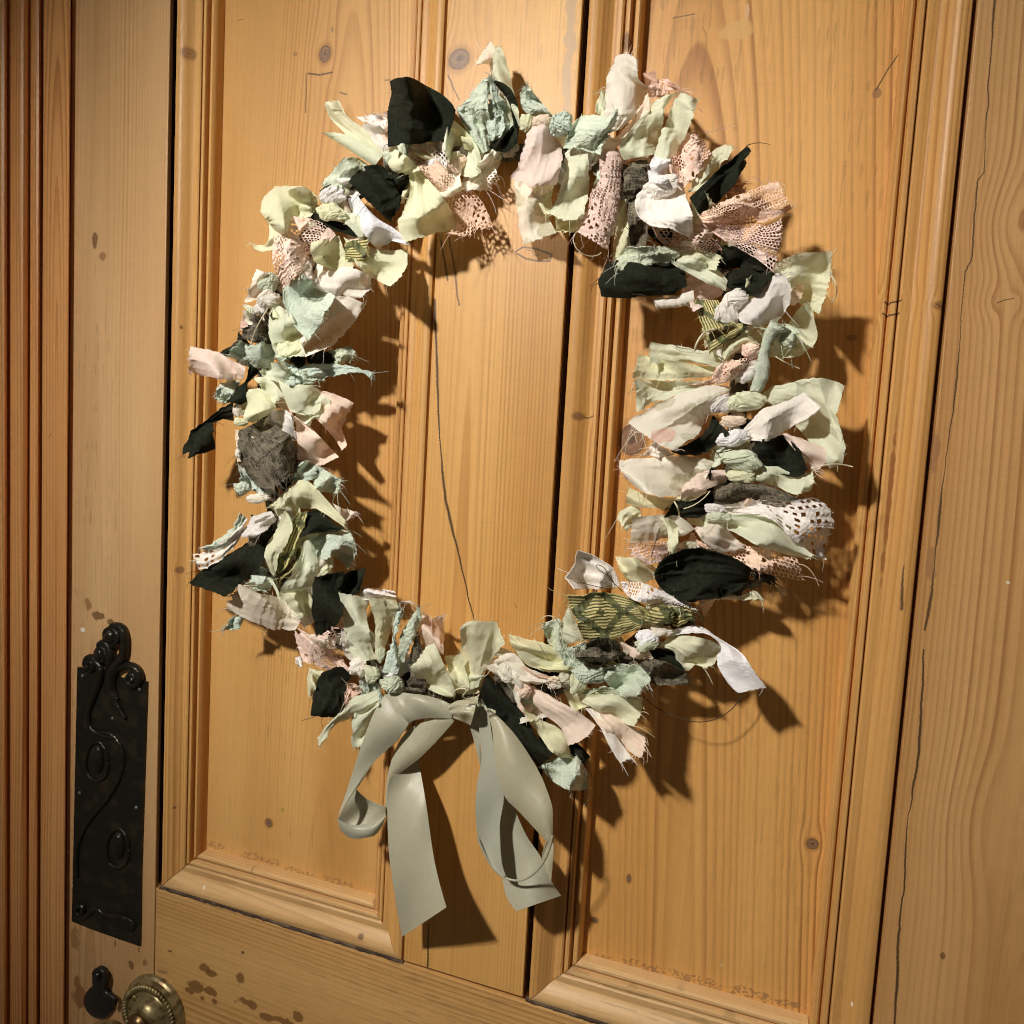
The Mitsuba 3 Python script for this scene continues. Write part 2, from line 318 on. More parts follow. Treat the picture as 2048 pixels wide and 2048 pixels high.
gl, gr = 0.0064, 0.0042
mk = dict(smooth=35)
add('panel_moulding', moulding('l', XB + gl, XE, ZR, ZT, 0.0333), 'wood_moulding', door, **mk)
add('panel_moulding', moulding('r', XB + gl, XE - 0.0004, ZR, ZT, 0.0333), 'wood_moulding', door, **mk)
add('panel_moulding', moulding('b', XB + gl, XE, ZR, ZT, 0.0360), 'wood_bottom_moulding', door, **mk)
add('panel_moulding', moulding('l', XF + gr, XJ, ZR, ZT, 0.0365), 'wood_moulding', door, **mk)
add('panel_moulding', moulding('r', XF + gr, XJ, ZR, ZT, 0.0360), 'wood_moulding', door, **mk)
add('panel_moulding', moulding('b', XF + gr, XJ, ZR, ZT, 0.0365), 'wood_bottom_moulding', door, **mk)
rng = np.random.default_rng(3)


def grime_strip(x0, x1, z, n=160):
    x = np.linspace(x0, x1, n)
    d = 0.0008 + 0.0020 * meshkit.fbm(np.stack([x * 260, x * 0, x * 0], -1), 3, 5)
    v = np.vstack([np.stack([x, 0 * x + 0.0030, 0 * x + z + 0.0012], 1), np.stack([x, d - 0.0014, 0 * x + z - 0.0016], 1), np.stack([x, 0 * x + 0.006, 0 * x + z - 0.0034], 1)])
    i = np.arange(n - 1)
    f = np.vstack([np.vstack([np.stack([i + k * n, i + 1 + k * n, i + 1 + (k + 1) * n], 1), np.stack([i + k * n, i + 1 + (k + 1) * n, i + (k + 1) * n], 1)]) for k in (0, 1)])
    return trimesh.Trimesh(v, f, process=False)


for x0, x1 in ((XB + 0.004, XE), (XF + 0.002, XJ)):
    add('grime_line', grime_strip(x0, x1, ZR - 0.0008), 'grime', door, smooth=True, kind='stuff', label='dusty grime packed under the bottom moulding')

# the reddish frame at the left: casing, bead and jamb
frame = thing('door_frame', 'reddish moulded pine door frame along the left edge', 'door frame')


def strip(prof, back=0.05):
    pts = [(float(at((px, 700), y)[0][0]), y) for px, y in prof]
    pts = [(pts[0][0], back)] + pts + [(pts[-1][0], back)]
    v = np.array([(x, y, z) for x, y in pts for z in (ZB, ZT)])
    f = []
    for i in range(len(pts) - 1):
        a = 2 * i
        f += [(a, a + 2, a + 3), (a, a + 3, a + 1)]
    return trimesh.Trimesh(v, np.array(f), process=False)


add('casing', strip([(-130, -0.0216), (3, -0.0216), (9, -0.0204), (13, -0.0180), (15, -0.0138), (22, -0.0147), (30, -0.0159), (38, -0.0157), (46, -0.0141), (53, -0.0111), (57, -0.0072)]), 'wood_frame', frame)
add('bead', strip([(58.5, -0.0063), (60, -0.0075), (65, -0.0084), (71, -0.0085), (76, -0.0075), (79, -0.0051), (80, -0.0012)]), 'wood_frame', frame)
add('jamb', strip([(84.5, 0.004), (85, -0.0050), (86.5, -0.0062), (135, -0.0062), (137.2, -0.0045), (137.8, 0.004)]), 'wood_frame', frame)

# ------------------------------------------------------------------ ironwork and knob
scene['iron'] = {'type': 'bumpmap', 'tex': proc(lambda p, n, uv: fbm(p.x * 330, p.y * 330, p.z * 330, octaves=3), 3e-4), 'scale': 0.0010,
                 'bsdf': {'type': 'principled', 'base_color': proc(lambda p, n, uv: mix(mi.Color3f(0.020, 0.019, 0.014), mi.Color3f(0.042, 0.032, 0.020), smoothstep(0.5, 0.75, fbm(p.x * 90, p.y * 90, p.z * 90, octaves=3)))),
                          'roughness': 0.30, 'metallic': 0.5, 'specular': 0.5}}
scene['black_iron'] = {'type': 'principled', 'base_color': rgb(0.010, 0.010, 0.009), 'roughness': 0.26, 'specular': 0.5, 'clearcoat': 0.3, 'clearcoat_gloss': 0.9}
scene['brass'] = {'type': 'principled', 'base_color': proc(lambda p, n, uv: mix(mi.Color3f(0.40, 0.33, 0.17), mi.Color3f(0.17, 0.12, 0.055), smoothstep(0.42, 0.7, fbm(p.x * 160, p.y * 160, p.z * 160, octaves=4)))),
                  'roughness': 0.38, 'metallic': 0.7, 'specular': 0.5}
scene['dark_brass'] = {'type': 'principled', 'base_color': rgb(0.20, 0.13, 0.055), 'roughness': 0.34, 'metallic': 0.85}
scene['steel'] = {'type': 'principled', 'base_color': rgb(0.35, 0.34, 0.32), 'roughness': 0.25, 'metallic': 0.9}


def tube(pts, r, sides=8, cap=True):
    p = np.asarray(pts, float)
    r = np.broadcast_to(np.asarray(r, float), (len(p),))
    t = np.gradient(p, axis=0)
    t /= np.linalg.norm(t, axis=1, keepdims=True) + 1e-12
    ref = np.array([0.05, 1.0, 0.03])
    a = np.cross(t, ref)
    a /= np.linalg.norm(a, axis=1, keepdims=True) + 1e-12
    b = np.cross(t, a)
    ang = np.arange(sides) * 2 * np.pi / sides
    v = p[:, None] + r[:, None, None] * (np.cos(ang)[None, :, None] * a[:, None] + np.sin(ang)[None, :, None] * b[:, None])
    i, j = np.meshgrid(np.arange(len(p) - 1), np.arange(sides), indexing='ij')
    q = np.stack([i * sides + j, i * sides + (j + 1) % sides, (i + 1) * sides + (j + 1) % sides, (i + 1) * sides + j], -1).reshape(-1, 4)
    f = np.vstack([q[:, [0, 1, 2]], q[:, [0, 2, 3]]])
    v = v.reshape(-1, 3)
    if cap:
        n = len(v)
        v = np.vstack([v, p[:1], p[-1:]])
        j = np.arange(sides)
        e = (len(p) - 1) * sides
        f = np.vstack([f, np.stack([j * 0 + n, (j + 1) % sides, j], 1), np.stack([j * 0 + n + 1, e + j, e + (j + 1) % sides], 1)])
    return trimesh.Trimesh(v, f, process=False)


def smooth_line(pts, n=60):
    p = np.asarray(pts, float)
    s = np.r_[0, np.cumsum(np.linalg.norm(np.diff(p, axis=0), axis=1))]
    s /= s[-1]
    t = np.linspace(0, 1, n)
    from scipy.interpolate import CubicSpline
    return CubicSpline(s, p)(t) if len(p) > 2 else p[0] + (p[1] - p[0]) * t[:, None]


def dome(c, rx, rz, ry, sub=3):
    m = trimesh.creation.icosphere(subdivisions=sub)
    m.apply_scale([rx, ry, rz])
    m.apply_translation(c)
    return m


def join(*m):
    return trimesh.util.concatenate(list(m))


SA = (100, 1220, 240 / 1783)       # zoomed views used for tracing: origin and scale
SB = (100, 1450, 240 / 1783)
SC = (100, 1680, 340 / 1785)


def V(view, pts):
    return [(view[0] + view[2] * a, view[1] + view[2] * b) for a, b in pts]


plate = thing('finger_plate', 'dark bronze finger plate with curling scrolls on the left stile', 'door plate')
from shapely.geometry import Polygon
out = V(SA, [(415, 850), (480, 850), (800, 960), (1380, 1060), (1448, 1068)]) + V(SC, [(960, 300), (948, 1110), (830, 1070), (600, 990), (420, 925), (235, 850)])
poly = Polygon([(q[0], q[2]) for q in at(out, -0.0015)])
pm = trimesh.creation.extrude_polygon(poly, 0.0022, engine='earcut')
pv = np.array(pm.vertices)
pm = trimesh.Trimesh(np.stack([pv[:, 0], -0.0022 + pv[:, 2] * 1.0, pv[:, 1]], 1), np.array(pm.faces)[:, ::-1], process=False)
pm.fix_normals()
add('plate', pm, 'iron', plate, smooth=20)


def scroll(view, pts, r, y=-0.0028, n=70, taper=None):
    l = smooth_line(V(view, pts), n)
    rr = np.interp(np.linspace(0, 1, n), *taper) * r if taper else r
    return tube(at(l, y), rr, 10)


tp = ([0, 0.4, 1], [0.7, 1.0, 1.0])
add('scroll', join(scroll(SA, [(900, 380), (860, 420), (930, 470), (1010, 400), (960, 300), (850, 300), (830, 420), (900, 530), (990, 480), (1000, 350), (930, 250), (1010, 240), (1110, 400), (1110, 560), (1080, 700), (1000, 820), (930, 960), (920, 1150), (1000, 1400), (1120, 1620)], 0.0042, -0.0034, 130, ([0, 0.35, 0.55, 0.7, 1], [0.5, 0.75, 0.95, 1.15, 0.4])),
                   dome(at([V(SA, [(900, 400)])[0]], -0.004)[0], 0.0062, 0.0070, 0.0045)), 'iron', plate, smooth=True)
add('scroll', join(scroll(SA, [(730, 660), (770, 720), (810, 640), (740, 570), (690, 650), (740, 750), (820, 720), (820, 600), (750, 520), (800, 490), (890, 580), (910, 680), (890, 800), (860, 950), (880, 1150)], 0.0036, -0.0034, 110, ([0, 0.3, 0.5, 0.7, 1], [0.5, 0.75, 1.0, 1.15, 0.4])),
                   dome(at([V(SA, [(745, 660)])[0]], -0.004)[0], 0.0050, 0.0056, 0.004)), 'iron', plate, smooth=True)
add('scroll', join(scroll(SA, [(560, 850), (600, 900), (640, 830), (580, 760), (530, 820), (540, 740), (600, 700), (690, 760), (760, 880), (740, 1050), (690, 1200), (610, 1400), (570, 1600), (620, 1760), (760, 1860), (950, 1910)], 0.0030, -0.0030, 110, ([0, 0.4, 1], [0.7, 1.2, 0.5])),
                   dome(at([V(SA, [(560, 860)])[0]], -0.004)[0], 0.0030, 0.0034, 0.003)), 'iron', plate, smooth=True)
add('scroll', join(scroll(SA, [(1230, 1060), (1260, 1000), (1210, 960), (1160, 1020), (1190, 1110), (1290, 1110), (1340, 1000), (1280, 880), (1150, 830), (1030, 870), (960, 980), (950, 1150), (1010, 1330)], 0.0030, -0.0030, 110, ([0, 0.5, 1], [0.8, 1.3, 0.5])),
                   dome(at([V(SA, [(1225, 1040)])[0]], -0.004)[0], 0.003, 0.0034, 0.003)), 'iron', plate, smooth=True)
add('stem', scroll(SB, [(760, 110), (950, 170), (1060, 330), (1090, 540), (1040, 770), (920, 1000), (740, 1240), (580, 1430), (470, 1640), (410, 1850), (395, 2080), (400, 2250)], 0.0023, -0.0024, 90), 'iron', plate, smooth=True)
for cx, cy, s in ((700, 520, 1.0), (1010, 1810, 1.0)):
    ring_l = [(cx + s * 165 * math.cos(t) * (1 - 0.12 * math.sin(t)), cy + s * (-270 * math.sin(t) + (40 if math.sin(t) < 0 else 0))) for t in np.linspace(0, 2 * np.pi, 14)]
    leaf = scroll(SB, ring_l, 0.0017, -0.0024, 80)
    c = at([V(SB, [(cx + 10, cy - 20)])[0]], -0.002)[0]
    add('leaf', join(leaf, dome(c, 0.0075, 0.0130, 0.0048)), 'iron', plate, smooth=True)
add('foot_scroll', join(scroll(SC, [(320, 770), (350, 730), (330, 690), (280, 710), (290, 780), (340, 810), (420, 760), (470, 720), (560, 770), (700, 800), (820, 830), (880, 890), (850, 930)], 0.0026, -0.0026, 70)), 'iron', plate, smooth=True)
for view, x, y in ((SA, 485, 980), (SA, 1330, 1180), (SB, 440, 1010), (SB, 1280, 1230), (SA, 930, 1610), (SC, 320, 780), (SC, 850, 935)):
    c = at([V(view, [(x, y)])[0]], -0.0024)[0]
    slot = trimesh.creation.box([0.0026, 0.0006, 0.0005])
    slot.apply_translation([c[0], c[1] - 0.0012, c[2]])
    add('screw', join(dome(c, 0.0017, 0.0017, 0.0013, 2)), 'steel', plate, smooth=True)

cover = thing('keyhole_cover', 'black pear shaped keyhole cover below the finger plate', 'keyhole cover')
cc = at([V(SC, [(520, 1700)])[0]], -0.004)[0]
L1 = V(SC, [(360, 1690), (375, 1610), (430, 1540), (470, 1490), (465, 1440), (460, 1390), (490, 1340), (540, 1330), (590, 1365), (608, 1430), (600, 1500), (590, 1560), (650, 1620), (680, 1690), (680, 1760), (640, 1830), (560, 1880), (450, 1850), (385, 1780)])
pl = smooth_line(L1 + L1[:1], 90)[:-1]
q = at(pl, -0.002)
ctr = q.mean(0)
rows = []
for s, h in ((1.0, 0.0), (1.0, 0.0014), (0.95, 0.0030), (0.84, 0.0044), (0.66, 0.0054), (0.4, 0.0059)):
    r_ = ctr + (q - ctr) * s
    r_[:, 1] = -0.0005 - h
    rows.append(r_)
m = len(q)
vv = np.vstack(rows + [[[ctr[0], -0.0066, ctr[2]]]])
ff = []
for k in range(len(rows) - 1):
    for j in range(m):
        a, b = k * m + j, k * m + (j + 1) % m
        ff += [(a, b, b + m), (a, b + m, a + m)]
e = (len(rows) - 1) * m
ff += [(e + j, e + (j + 1) % m, len(vv) - 1) for j in range(m)]
cm = trimesh.Trimesh(vv, np.array(ff), process=False)
add('flap', cm, 'black_iron', cover, smooth=40)
pc_ = at([V(SC, [(505, 1425)])[0]], -0.006)[0]
add('pivot', join(dome(pc_, 0.0036, 0.0042, 0.0036), scroll(SC, [(470, 1420), (480, 1375), (530, 1360), (575, 1400), (585, 1480), (570, 1560), (600, 1610), (660, 1650), (665, 1750)], 0.0022, -0.0062, 50)), 'black_iron', cover, smooth=True)

knob = thing('door_knob', 'aged brass door knob with a rope edged round rose', 'door knob')
RC = at([V(SC, [(1075, 1760)])[0]], -0.002)[0]
RC = RC + np.array([0.002, 0, -0.003])
RR = 0.0312


def lathe(c, prof, seg=64):
    """Revolved about the axis that runs out of the door through c; prof = [(radius, distance out)]."""
    t = np.linspace(0, 2 * np.pi, seg, endpoint=False)
    v = np.vstack([np.stack([c[0] + r * np.cos(t), np.full(seg, -h), c[2] + r * np.sin(t)], 1) for r, h in prof])
    f = []
    for k in range(len(prof) - 1):
        for j in range(seg):
            a, b = k * seg + j, k * seg + (j + 1) % seg
            f += [(a, b + seg, b), (a, a + seg, b + seg)]
    return trimesh.Trimesh(v, np.array(f), process=False)


add('rose', lathe(RC, [(RR * 1.06, -0.001), (RR * 1.06, 0.0015), (RR * 1.03, 0.0030), (RR * 0.99, 0.0042), (RR * 0.98, 0.0062), (RR * 0.95, 0.0078), (RR * 0.78, 0.0080), (RR * 0.72, 0.0066), (RR * 0.62, 0.0066), (RR * 0.58, 0.0080), (RR * 0.53, 0.0125), (RR * 0.44, 0.0160), (RR * 0.32, 0.0180), (RR * 0.24, 0.0186), (RR * 0.20, 0.0186), (0.0001, 0.0186)], 96), 'brass', knob, smooth=35)
rope = []
for k in range(52):
    t = 2 * np.pi * k / 52
    s = np.linspace(-1, 1, 7)
    tt = t + s * 0.075
    rad = RR * 0.865 + s * RR * 0.075
    pts = np.stack([RC[0] + rad * np.cos(tt), -0.0082 - 0.0016 * (1 - s * s), RC[2] + rad * np.sin(tt)], 1)
    rope.append(tube(pts, 0.0017 * np.sqrt(np.clip(1.05 - s * s, 0.05, 1)), 7))
add('rope_rim', join(*rope), 'brass', knob, smooth=True)
add('neck', lathe(RC, [(0.0085, 0.017), (0.0105, 0.0195), (0.0105, 0.0215), (0.0082, 0.0235), (0.0070, 0.026), (0.0072, 0.032), (0.0105, 0.035), (0.0110, 0.037), (0.0090, 0.039)], 48), 'dark_brass', knob, smooth=40)
kb = [(0.0080, 0.036), (0.0150, 0.0385), (0.0215, 0.0425), (0.0250, 0.0480), (0.0255, 0.0530), (0.0235, 0.0580), (0.0190, 0.0618), (0.0130, 0.0640), (0.0125, 0.0646), (0.0118, 0.0640), (0.0060, 0.0648), (0.0001, 0.0650)]
add('knob', lathe(RC, kb, 72), 'brass', knob, smooth=40)
bumps = []
for k in range(18):
    t = 2 * np.pi * k / 18
    for rr, hh in ((0.0100, 0.0648), (0.0070, 0.0652)):
        bumps.append(dome([RC[0] + rr * math.cos(t + rr * 300), -hh, RC[2] + rr * math.sin(t + rr * 300)], 0.0011, 0.0011, 0.0009, 1))
add('beading', join(*bumps), 'dark_brass', knob, smooth=True)
for t in (2.55, -0.35):
    c = [RC[0] + RR * 0.68 * math.cos(t), -0.0075, RC[2] + RR * 0.68 * math.sin(t)]
    add('screw', dome(c, 0.0022, 0.0022, 0.0014, 2), 'brass', knob, smooth=True)
# ------------------------------------------------------------------ cloth
def cloth_tint(uv):
    k = dr.floor(uv.x)
    return 1 + 0.13 * (cell_rand(k, 3, 5) - 0.5), cell_rand(k, 7, 1) - 0.5


def plain(col, var=0.06, weave=2600.0, blotch=0.10):
    def fn(p, n, uv):
        a, h = cloth_tint(uv)
        w = noise(uv.x * weave, uv.y * weave * 0.16) + noise(uv.x * weave * 0.16, uv.y * weave) - 1
        s = fbm(uv.x * 130, uv.y * 130, 4.0, octaves=3) - 0.5
        return dr.clip(mi.Color3f(list(col)) * a * mi.Color3f(1 + 0.07 * h, 1, 1 - 0.16 * h) * (1 + var * w + blotch * s), 0.003, 0.9)
    return proc(fn)


def cloth(name, tex, rough=0.85, sheen=0.25, bump=None, scale=0.0, spec=0.2, **more):
    b = {'type': 'principled', 'base_color': tex, 'roughness': rough, 'specular': spec, 'sheen': sheen, 'sheen_tint': 0.5, **more}
    if bump:
        b = {'type': 'bumpmap', 'tex': bump, 'bsdf': b, 'scale': scale}
    scene[name] = {'type': 'twosided', 'bsdf': b}


def thin_cloth(name, tex, bump=None, scale=0.0, trans=0.45):
    """Thin woven cloth: part of the light goes through."""
    b = {'type': 'principledthin', 'base_color': tex, 'roughness': 0.8, 'diff_trans': trans, 'spec_trans': 0.0, 'sheen': 0.2, 'sheen_tint': 0.5, 'eta': 1.3}
    if bump:
        b = {'type': 'bumpmap', 'tex': bump, 'bsdf': b, 'scale': scale}
    scene[name] = b


def crinkle(p, n, uv):
    f1, f2, _ = voronoi(uv.x * 420 + 0.6 * noise(uv.x * 300, uv.y * 300), uv.y * 420)
    return dr.minimum(f2 - f1, 0.45) + 0.6 * fbm(uv.x * 900, uv.y * 900, octaves=2)


def ribs(p, n, uv):
    return dr.sin((uv.x * 0.8 + uv.y * 0.6) * 2 * 3.14159 / 0.0026 + 3 * noise(uv.x * 200, uv.y * 200)) * 0.5 + 0.4 * fbm(uv.x * 500, uv.y * 500)


def quilt(p, n, uv):
    f1, f2, _ = voronoi(uv.x * 200, uv.y * 200)
    return dr.minimum(f2 - f1, 0.35) * 1.5 + 0.3 * noise(uv.x * 900, uv.y * 900)


def linen_weave(uv, s=0.00055):
    a = noise(uv.x / s * 1.0, uv.y / s * 0.22)
    b = noise(uv.x / s * 0.22 + 9, uv.y / s * 1.0)
    return a, b


def linen_col(p, n, uv):
    k, _ = cloth_tint(uv)
    a, b = linen_weave(uv)
    t = 0.62 * dr.maximum(a, b) + 0.38 * fbm(uv.x * 300, uv.y * 300)
    return mix(mi.Color3f(0.035, 0.030, 0.021), mi.Color3f(0.21, 0.185, 0.135), smoothstep(0.25, 0.85, t)) * k


def brocade_col(p, n, uv):
    x, y = uv.x - dr.floor(uv.x), uv.y
    gx, gy = x / 0.030, y / 0.034
    cx, cy = gx - dr.floor(gx) - 0.5, gy - dr.floor(gy) - 0.5
    m = dr.abs(cx) + dr.abs(cy)
    zone = dr.select((m < 0.36) & (m > 0.09), 1.0, 0.0)
    zone = dr.select(m > 0.56, 0.85, zone)
    st_ = smoothstep(0.42, 0.56, dr.abs(y / 0.0021 - dr.floor(y / 0.0021) - 0.5) * 2)
    grid = dr.maximum(smoothstep(0.55, 0.75, noise(x * 1100, y * 60)), smoothstep(0.55, 0.75, noise(x * 60, y * 1100)))
    c = mix(mi.Color3f(0.150, 0.155, 0.060), mi.Color3f(0.060, 0.066, 0.026), grid)
    return mix(c, mi.Color3f(0.62, 0.53, 0.24), zone * st_) * (0.92 + 0.16 * noise(x * 1500, y * 1500))


def floral_col(p, n, uv):
    a, h = cloth_tint(uv)
    c = mi.Color3f(0.87, 0.84, 0.74) * a * (1 + 0.08 * (fbm(uv.x * 120, uv.y * 120) - 0.5))
    f1, f2, w = voronoi(uv.x * 85 + 0.5 * noise(uv.x * 90, uv.y * 90), uv.y * 64)
    edge = 0.40 + 0.18 * noise(uv.x * 420, uv.y * 420)
    inside = 1 - smoothstep(edge - 0.05, edge, f1)
    vein = 0.7 + 0.3 * smoothstep(0.2, 0.6, noise(uv.x * 700, uv.y * 500))
    tone = dr.select(w > 0.90, 1.0, 0.0)
    col = mix(mi.Color3f(0.55, 0.54, 0.38), mi.Color3f(0.78, 0.46, 0.39), tone)
    return dr.clip(mix(c, col, inside * vein * dr.select(w > 0.55, 0.75, 0.0)), 0.01, 0.9)


def velvet_col(p, n, uv):
    return mi.Color3f(0.0165, 0.0185, 0.0125) * (0.5 + 1.0 * fbm(uv.x * 700, uv.y * 700))


thin_cloth('green_cotton', plain((0.79, 0.81, 0.605)), bump=proc(lambda p, n, uv: fbm(uv.x * 260, uv.y * 260, octaves=3), 3e-4), scale=0.00035)
thin_cloth('cream_cotton', plain((0.88, 0.83, 0.765)), bump=proc(lambda p, n, uv: fbm(uv.x * 240, uv.y * 240, 2.0, octaves=3), 3e-4), scale=0.00035)
thin_cloth('pink_cotton', plain((0.90, 0.74, 0.64)), bump=proc(lambda p, n, uv: fbm(uv.x * 250, uv.y * 250, 5.0, octaves=3), 3e-4), scale=0.0004)
cloth('mint_seersucker', plain((0.57, 0.64, 0.53), var=0.16, blotch=0.2), bump=proc(crinkle, 2.5e-4), scale=0.0012)
cloth('white_cotton', plain((0.83, 0.80, 0.785), blotch=0.05), bump=proc(quilt, 3e-4), scale=0.0007)
cloth('white_ribbed', plain((0.83, 0.80, 0.79), blotch=0.04), bump=proc(ribs, 2e-4), scale=0.00016)
cloth('pink_lace', plain((0.82, 0.60, 0.50), var=0.15, blotch=0.25), bump=proc(crinkle, 2.5e-4), scale=0.0007)
cloth('white_lace', plain((0.84, 0.79, 0.76), blotch=0.08), bump=proc(ribs, 2e-4), scale=0.00016)
cloth('grey_linen', proc(linen_col), rough=0.95, sheen=0.1, bump=proc(lambda p, n, uv: dr.maximum(*linen_weave(uv)), 2e-4), scale=0.0007)
cloth('brocade', proc(brocade_col), rough=0.6, sheen=0.2, spec=0.35)
thin_cloth('floral_cotton', proc(floral_col), bump=proc(lambda p, n, uv: fbm(uv.x * 240, uv.y * 240, 8.0, octaves=3), 3e-4), scale=0.00035)
cloth('black_velvet', proc(velvet_col), rough=0.9, sheen=0.35, spec=0.06)
cloth('sage_satin', plain((0.405, 0.390, 0.285), var=0.05, blotch=0.04), rough=0.42, sheen=0.3, spec=0.5, anisotropic=0.4, bump=proc(lambda p, n, uv: noise(uv.x * 1400, uv.y * 300), 2e-4), scale=0.00006)
scene['organza'] = {'type': 'mask', 'opacity': 0.52, 'bsdf': {'type': 'twosided', 'bsdf': {'type': 'principled', 'base_color': proc(floral_col), 'roughness': 0.5, 'specular': 0.4}}}
scene['pink_organza'] = {'type': 'mask', 'opacity': 0.55, 'bsdf': {'type': 'twosided', 'bsdf': {'type': 'principled', 'base_color': rgb(0.80, 0.55, 0.46), 'roughness': 0.6, 'specular': 0.3}}}
scene['thread'] = {'type': 'twosided', 'bsdf': {'type': 'principled', 'base_color': rgb(0.07, 0.045, 0.03), 'roughness': 0.7, 'specular': 0.2}}
scene['pale_thread'] = {'type': 'twosided', 'bsdf': {'type': 'principled', 'base_color': rgb(0.68, 0.62, 0.44), 'roughness': 0.7, 'specular': 0.2}}
scene['twine'] = {'type': 'twosided', 'bsdf': {'type': 'principled', 'base_color': rgb(0.10, 0.085, 0.06), 'roughness': 0.9, 'specular': 0.1}}

MATS = {'G': ('green_cotton', 'green_cotton_strip'), 'C': ('cream_cotton', 'cream_cotton_strip'), 'P': ('pink_cotton', 'pink_cotton_strip'), 'M': ('mint_seersucker', 'mint_cotton_strip'),
        'W': ('white_cotton', 'white_cotton_strip'), 'R': ('white_ribbed', 'white_ribbed_strip'), 'L': ('pink_lace', 'pink_lace_strip'), 'N': ('white_lace', 'white_lace_strip'),
        'K': ('grey_linen', 'grey_linen_strip'), 'J': ('brocade', 'green_brocade_strip'), 'F': ('floral_cotton', 'floral_cotton_strip'), 'B': ('black_velvet', 'black_velvet_strip'),
        'O': ('organza', 'sheer_floral_strip'), 'Q': ('pink_organza', 'sheer_pink_strip'), 'S': ('sage_satin', 'ribbon')}
TILES = {'1': (350, 50, 700 / 1932), '2': (950, 50, 800 / 1932), '3': (350, 600, 500 / 1932), '4': (350, 950, 500 / 1932), '5': (1150, 600, 600 / 1932), '6': (1000, 1050, 600 / 1932), '7': (600, 1200, 600 / 1656)}


def px(tile, s):
    ox, oy, k = TILES[tile]
    return np.array([[ox + k * float(a), oy + k * float(b)] for a, b in (q.split(',') for q in s.split())])


def side(p, u):
    if len(p) == 2:
        return p[0] + (p[1] - p[0]) * u[:, None]
    s = np.r_[0, np.cumsum(np.sqrt(np.linalg.norm(np.diff(p, axis=0), axis=1)))]
    s /= s[-1]
    uu = 0.5 * u + 0.5 * np.interp(u, np.linspace(0, 1, len(s)), s) if False else u
    return np.stack([PchipInterpolator(s, p[:, i])(uu) for i in (0, 1)], 1)


def poly_at(p, v):
    s = np.r_[0, np.cumsum(np.linalg.norm(np.diff(p, axis=0), axis=1))]
    s /= max(s[-1], 1e-9)
    return np.stack([np.interp(v, s, p[:, i]) for i in (0, 1)], 1)


def lace_keep(U, Vv, W_, kind, seed):
    """True where there is thread. U along, Vv across (metres)."""
    q = np.stack([U * 95, Vv * 95, 0 * U + seed], -1)
    fl = meshkit.noise(q, 1)
    c = 0.0026 if kind == 'big' else 0.0020
    r = (np.floor(Vv / c).astype(int) % 2) * 0.5
    a, b = U / c + r, Vv / c
    a, b = a - np.floor(a) - 0.5, b - np.floor(b) - 0.5
    mesh = ~((np.abs(a) < 0.33) & (np.abs(b) < 0.33))
    keep = np.where(fl > (0.58 if kind == 'big' else 0.50), True, mesh)
    ring_ = (fl > 0.63) & (fl < 0.70)
    sp = np.sin(U * 1000) * np.sin(Vv * 1000) > -0.30
    keep &= np.where(ring_, sp, True)
    if kind == 'holes':                                     # broad cut-work near the tip only
        c = 0.0050
        a, b = U / c, Vv / c
        k1, k2 = np.floor(a), np.floor(b)
        h = np.abs(np.sin(k1 * 12.9898 + k2 * 78.233 + seed) * 43758.5453) % 1
        d = np.maximum(np.abs(a - k1 - 0.5), np.abs(b - k2 - 0.5) * 1.1)
        keep = ~((d < 0.12 + 0.24 * h) & (h > 0.30))
    return keep


NP = [0]
BATCH = {}
ORDER = []


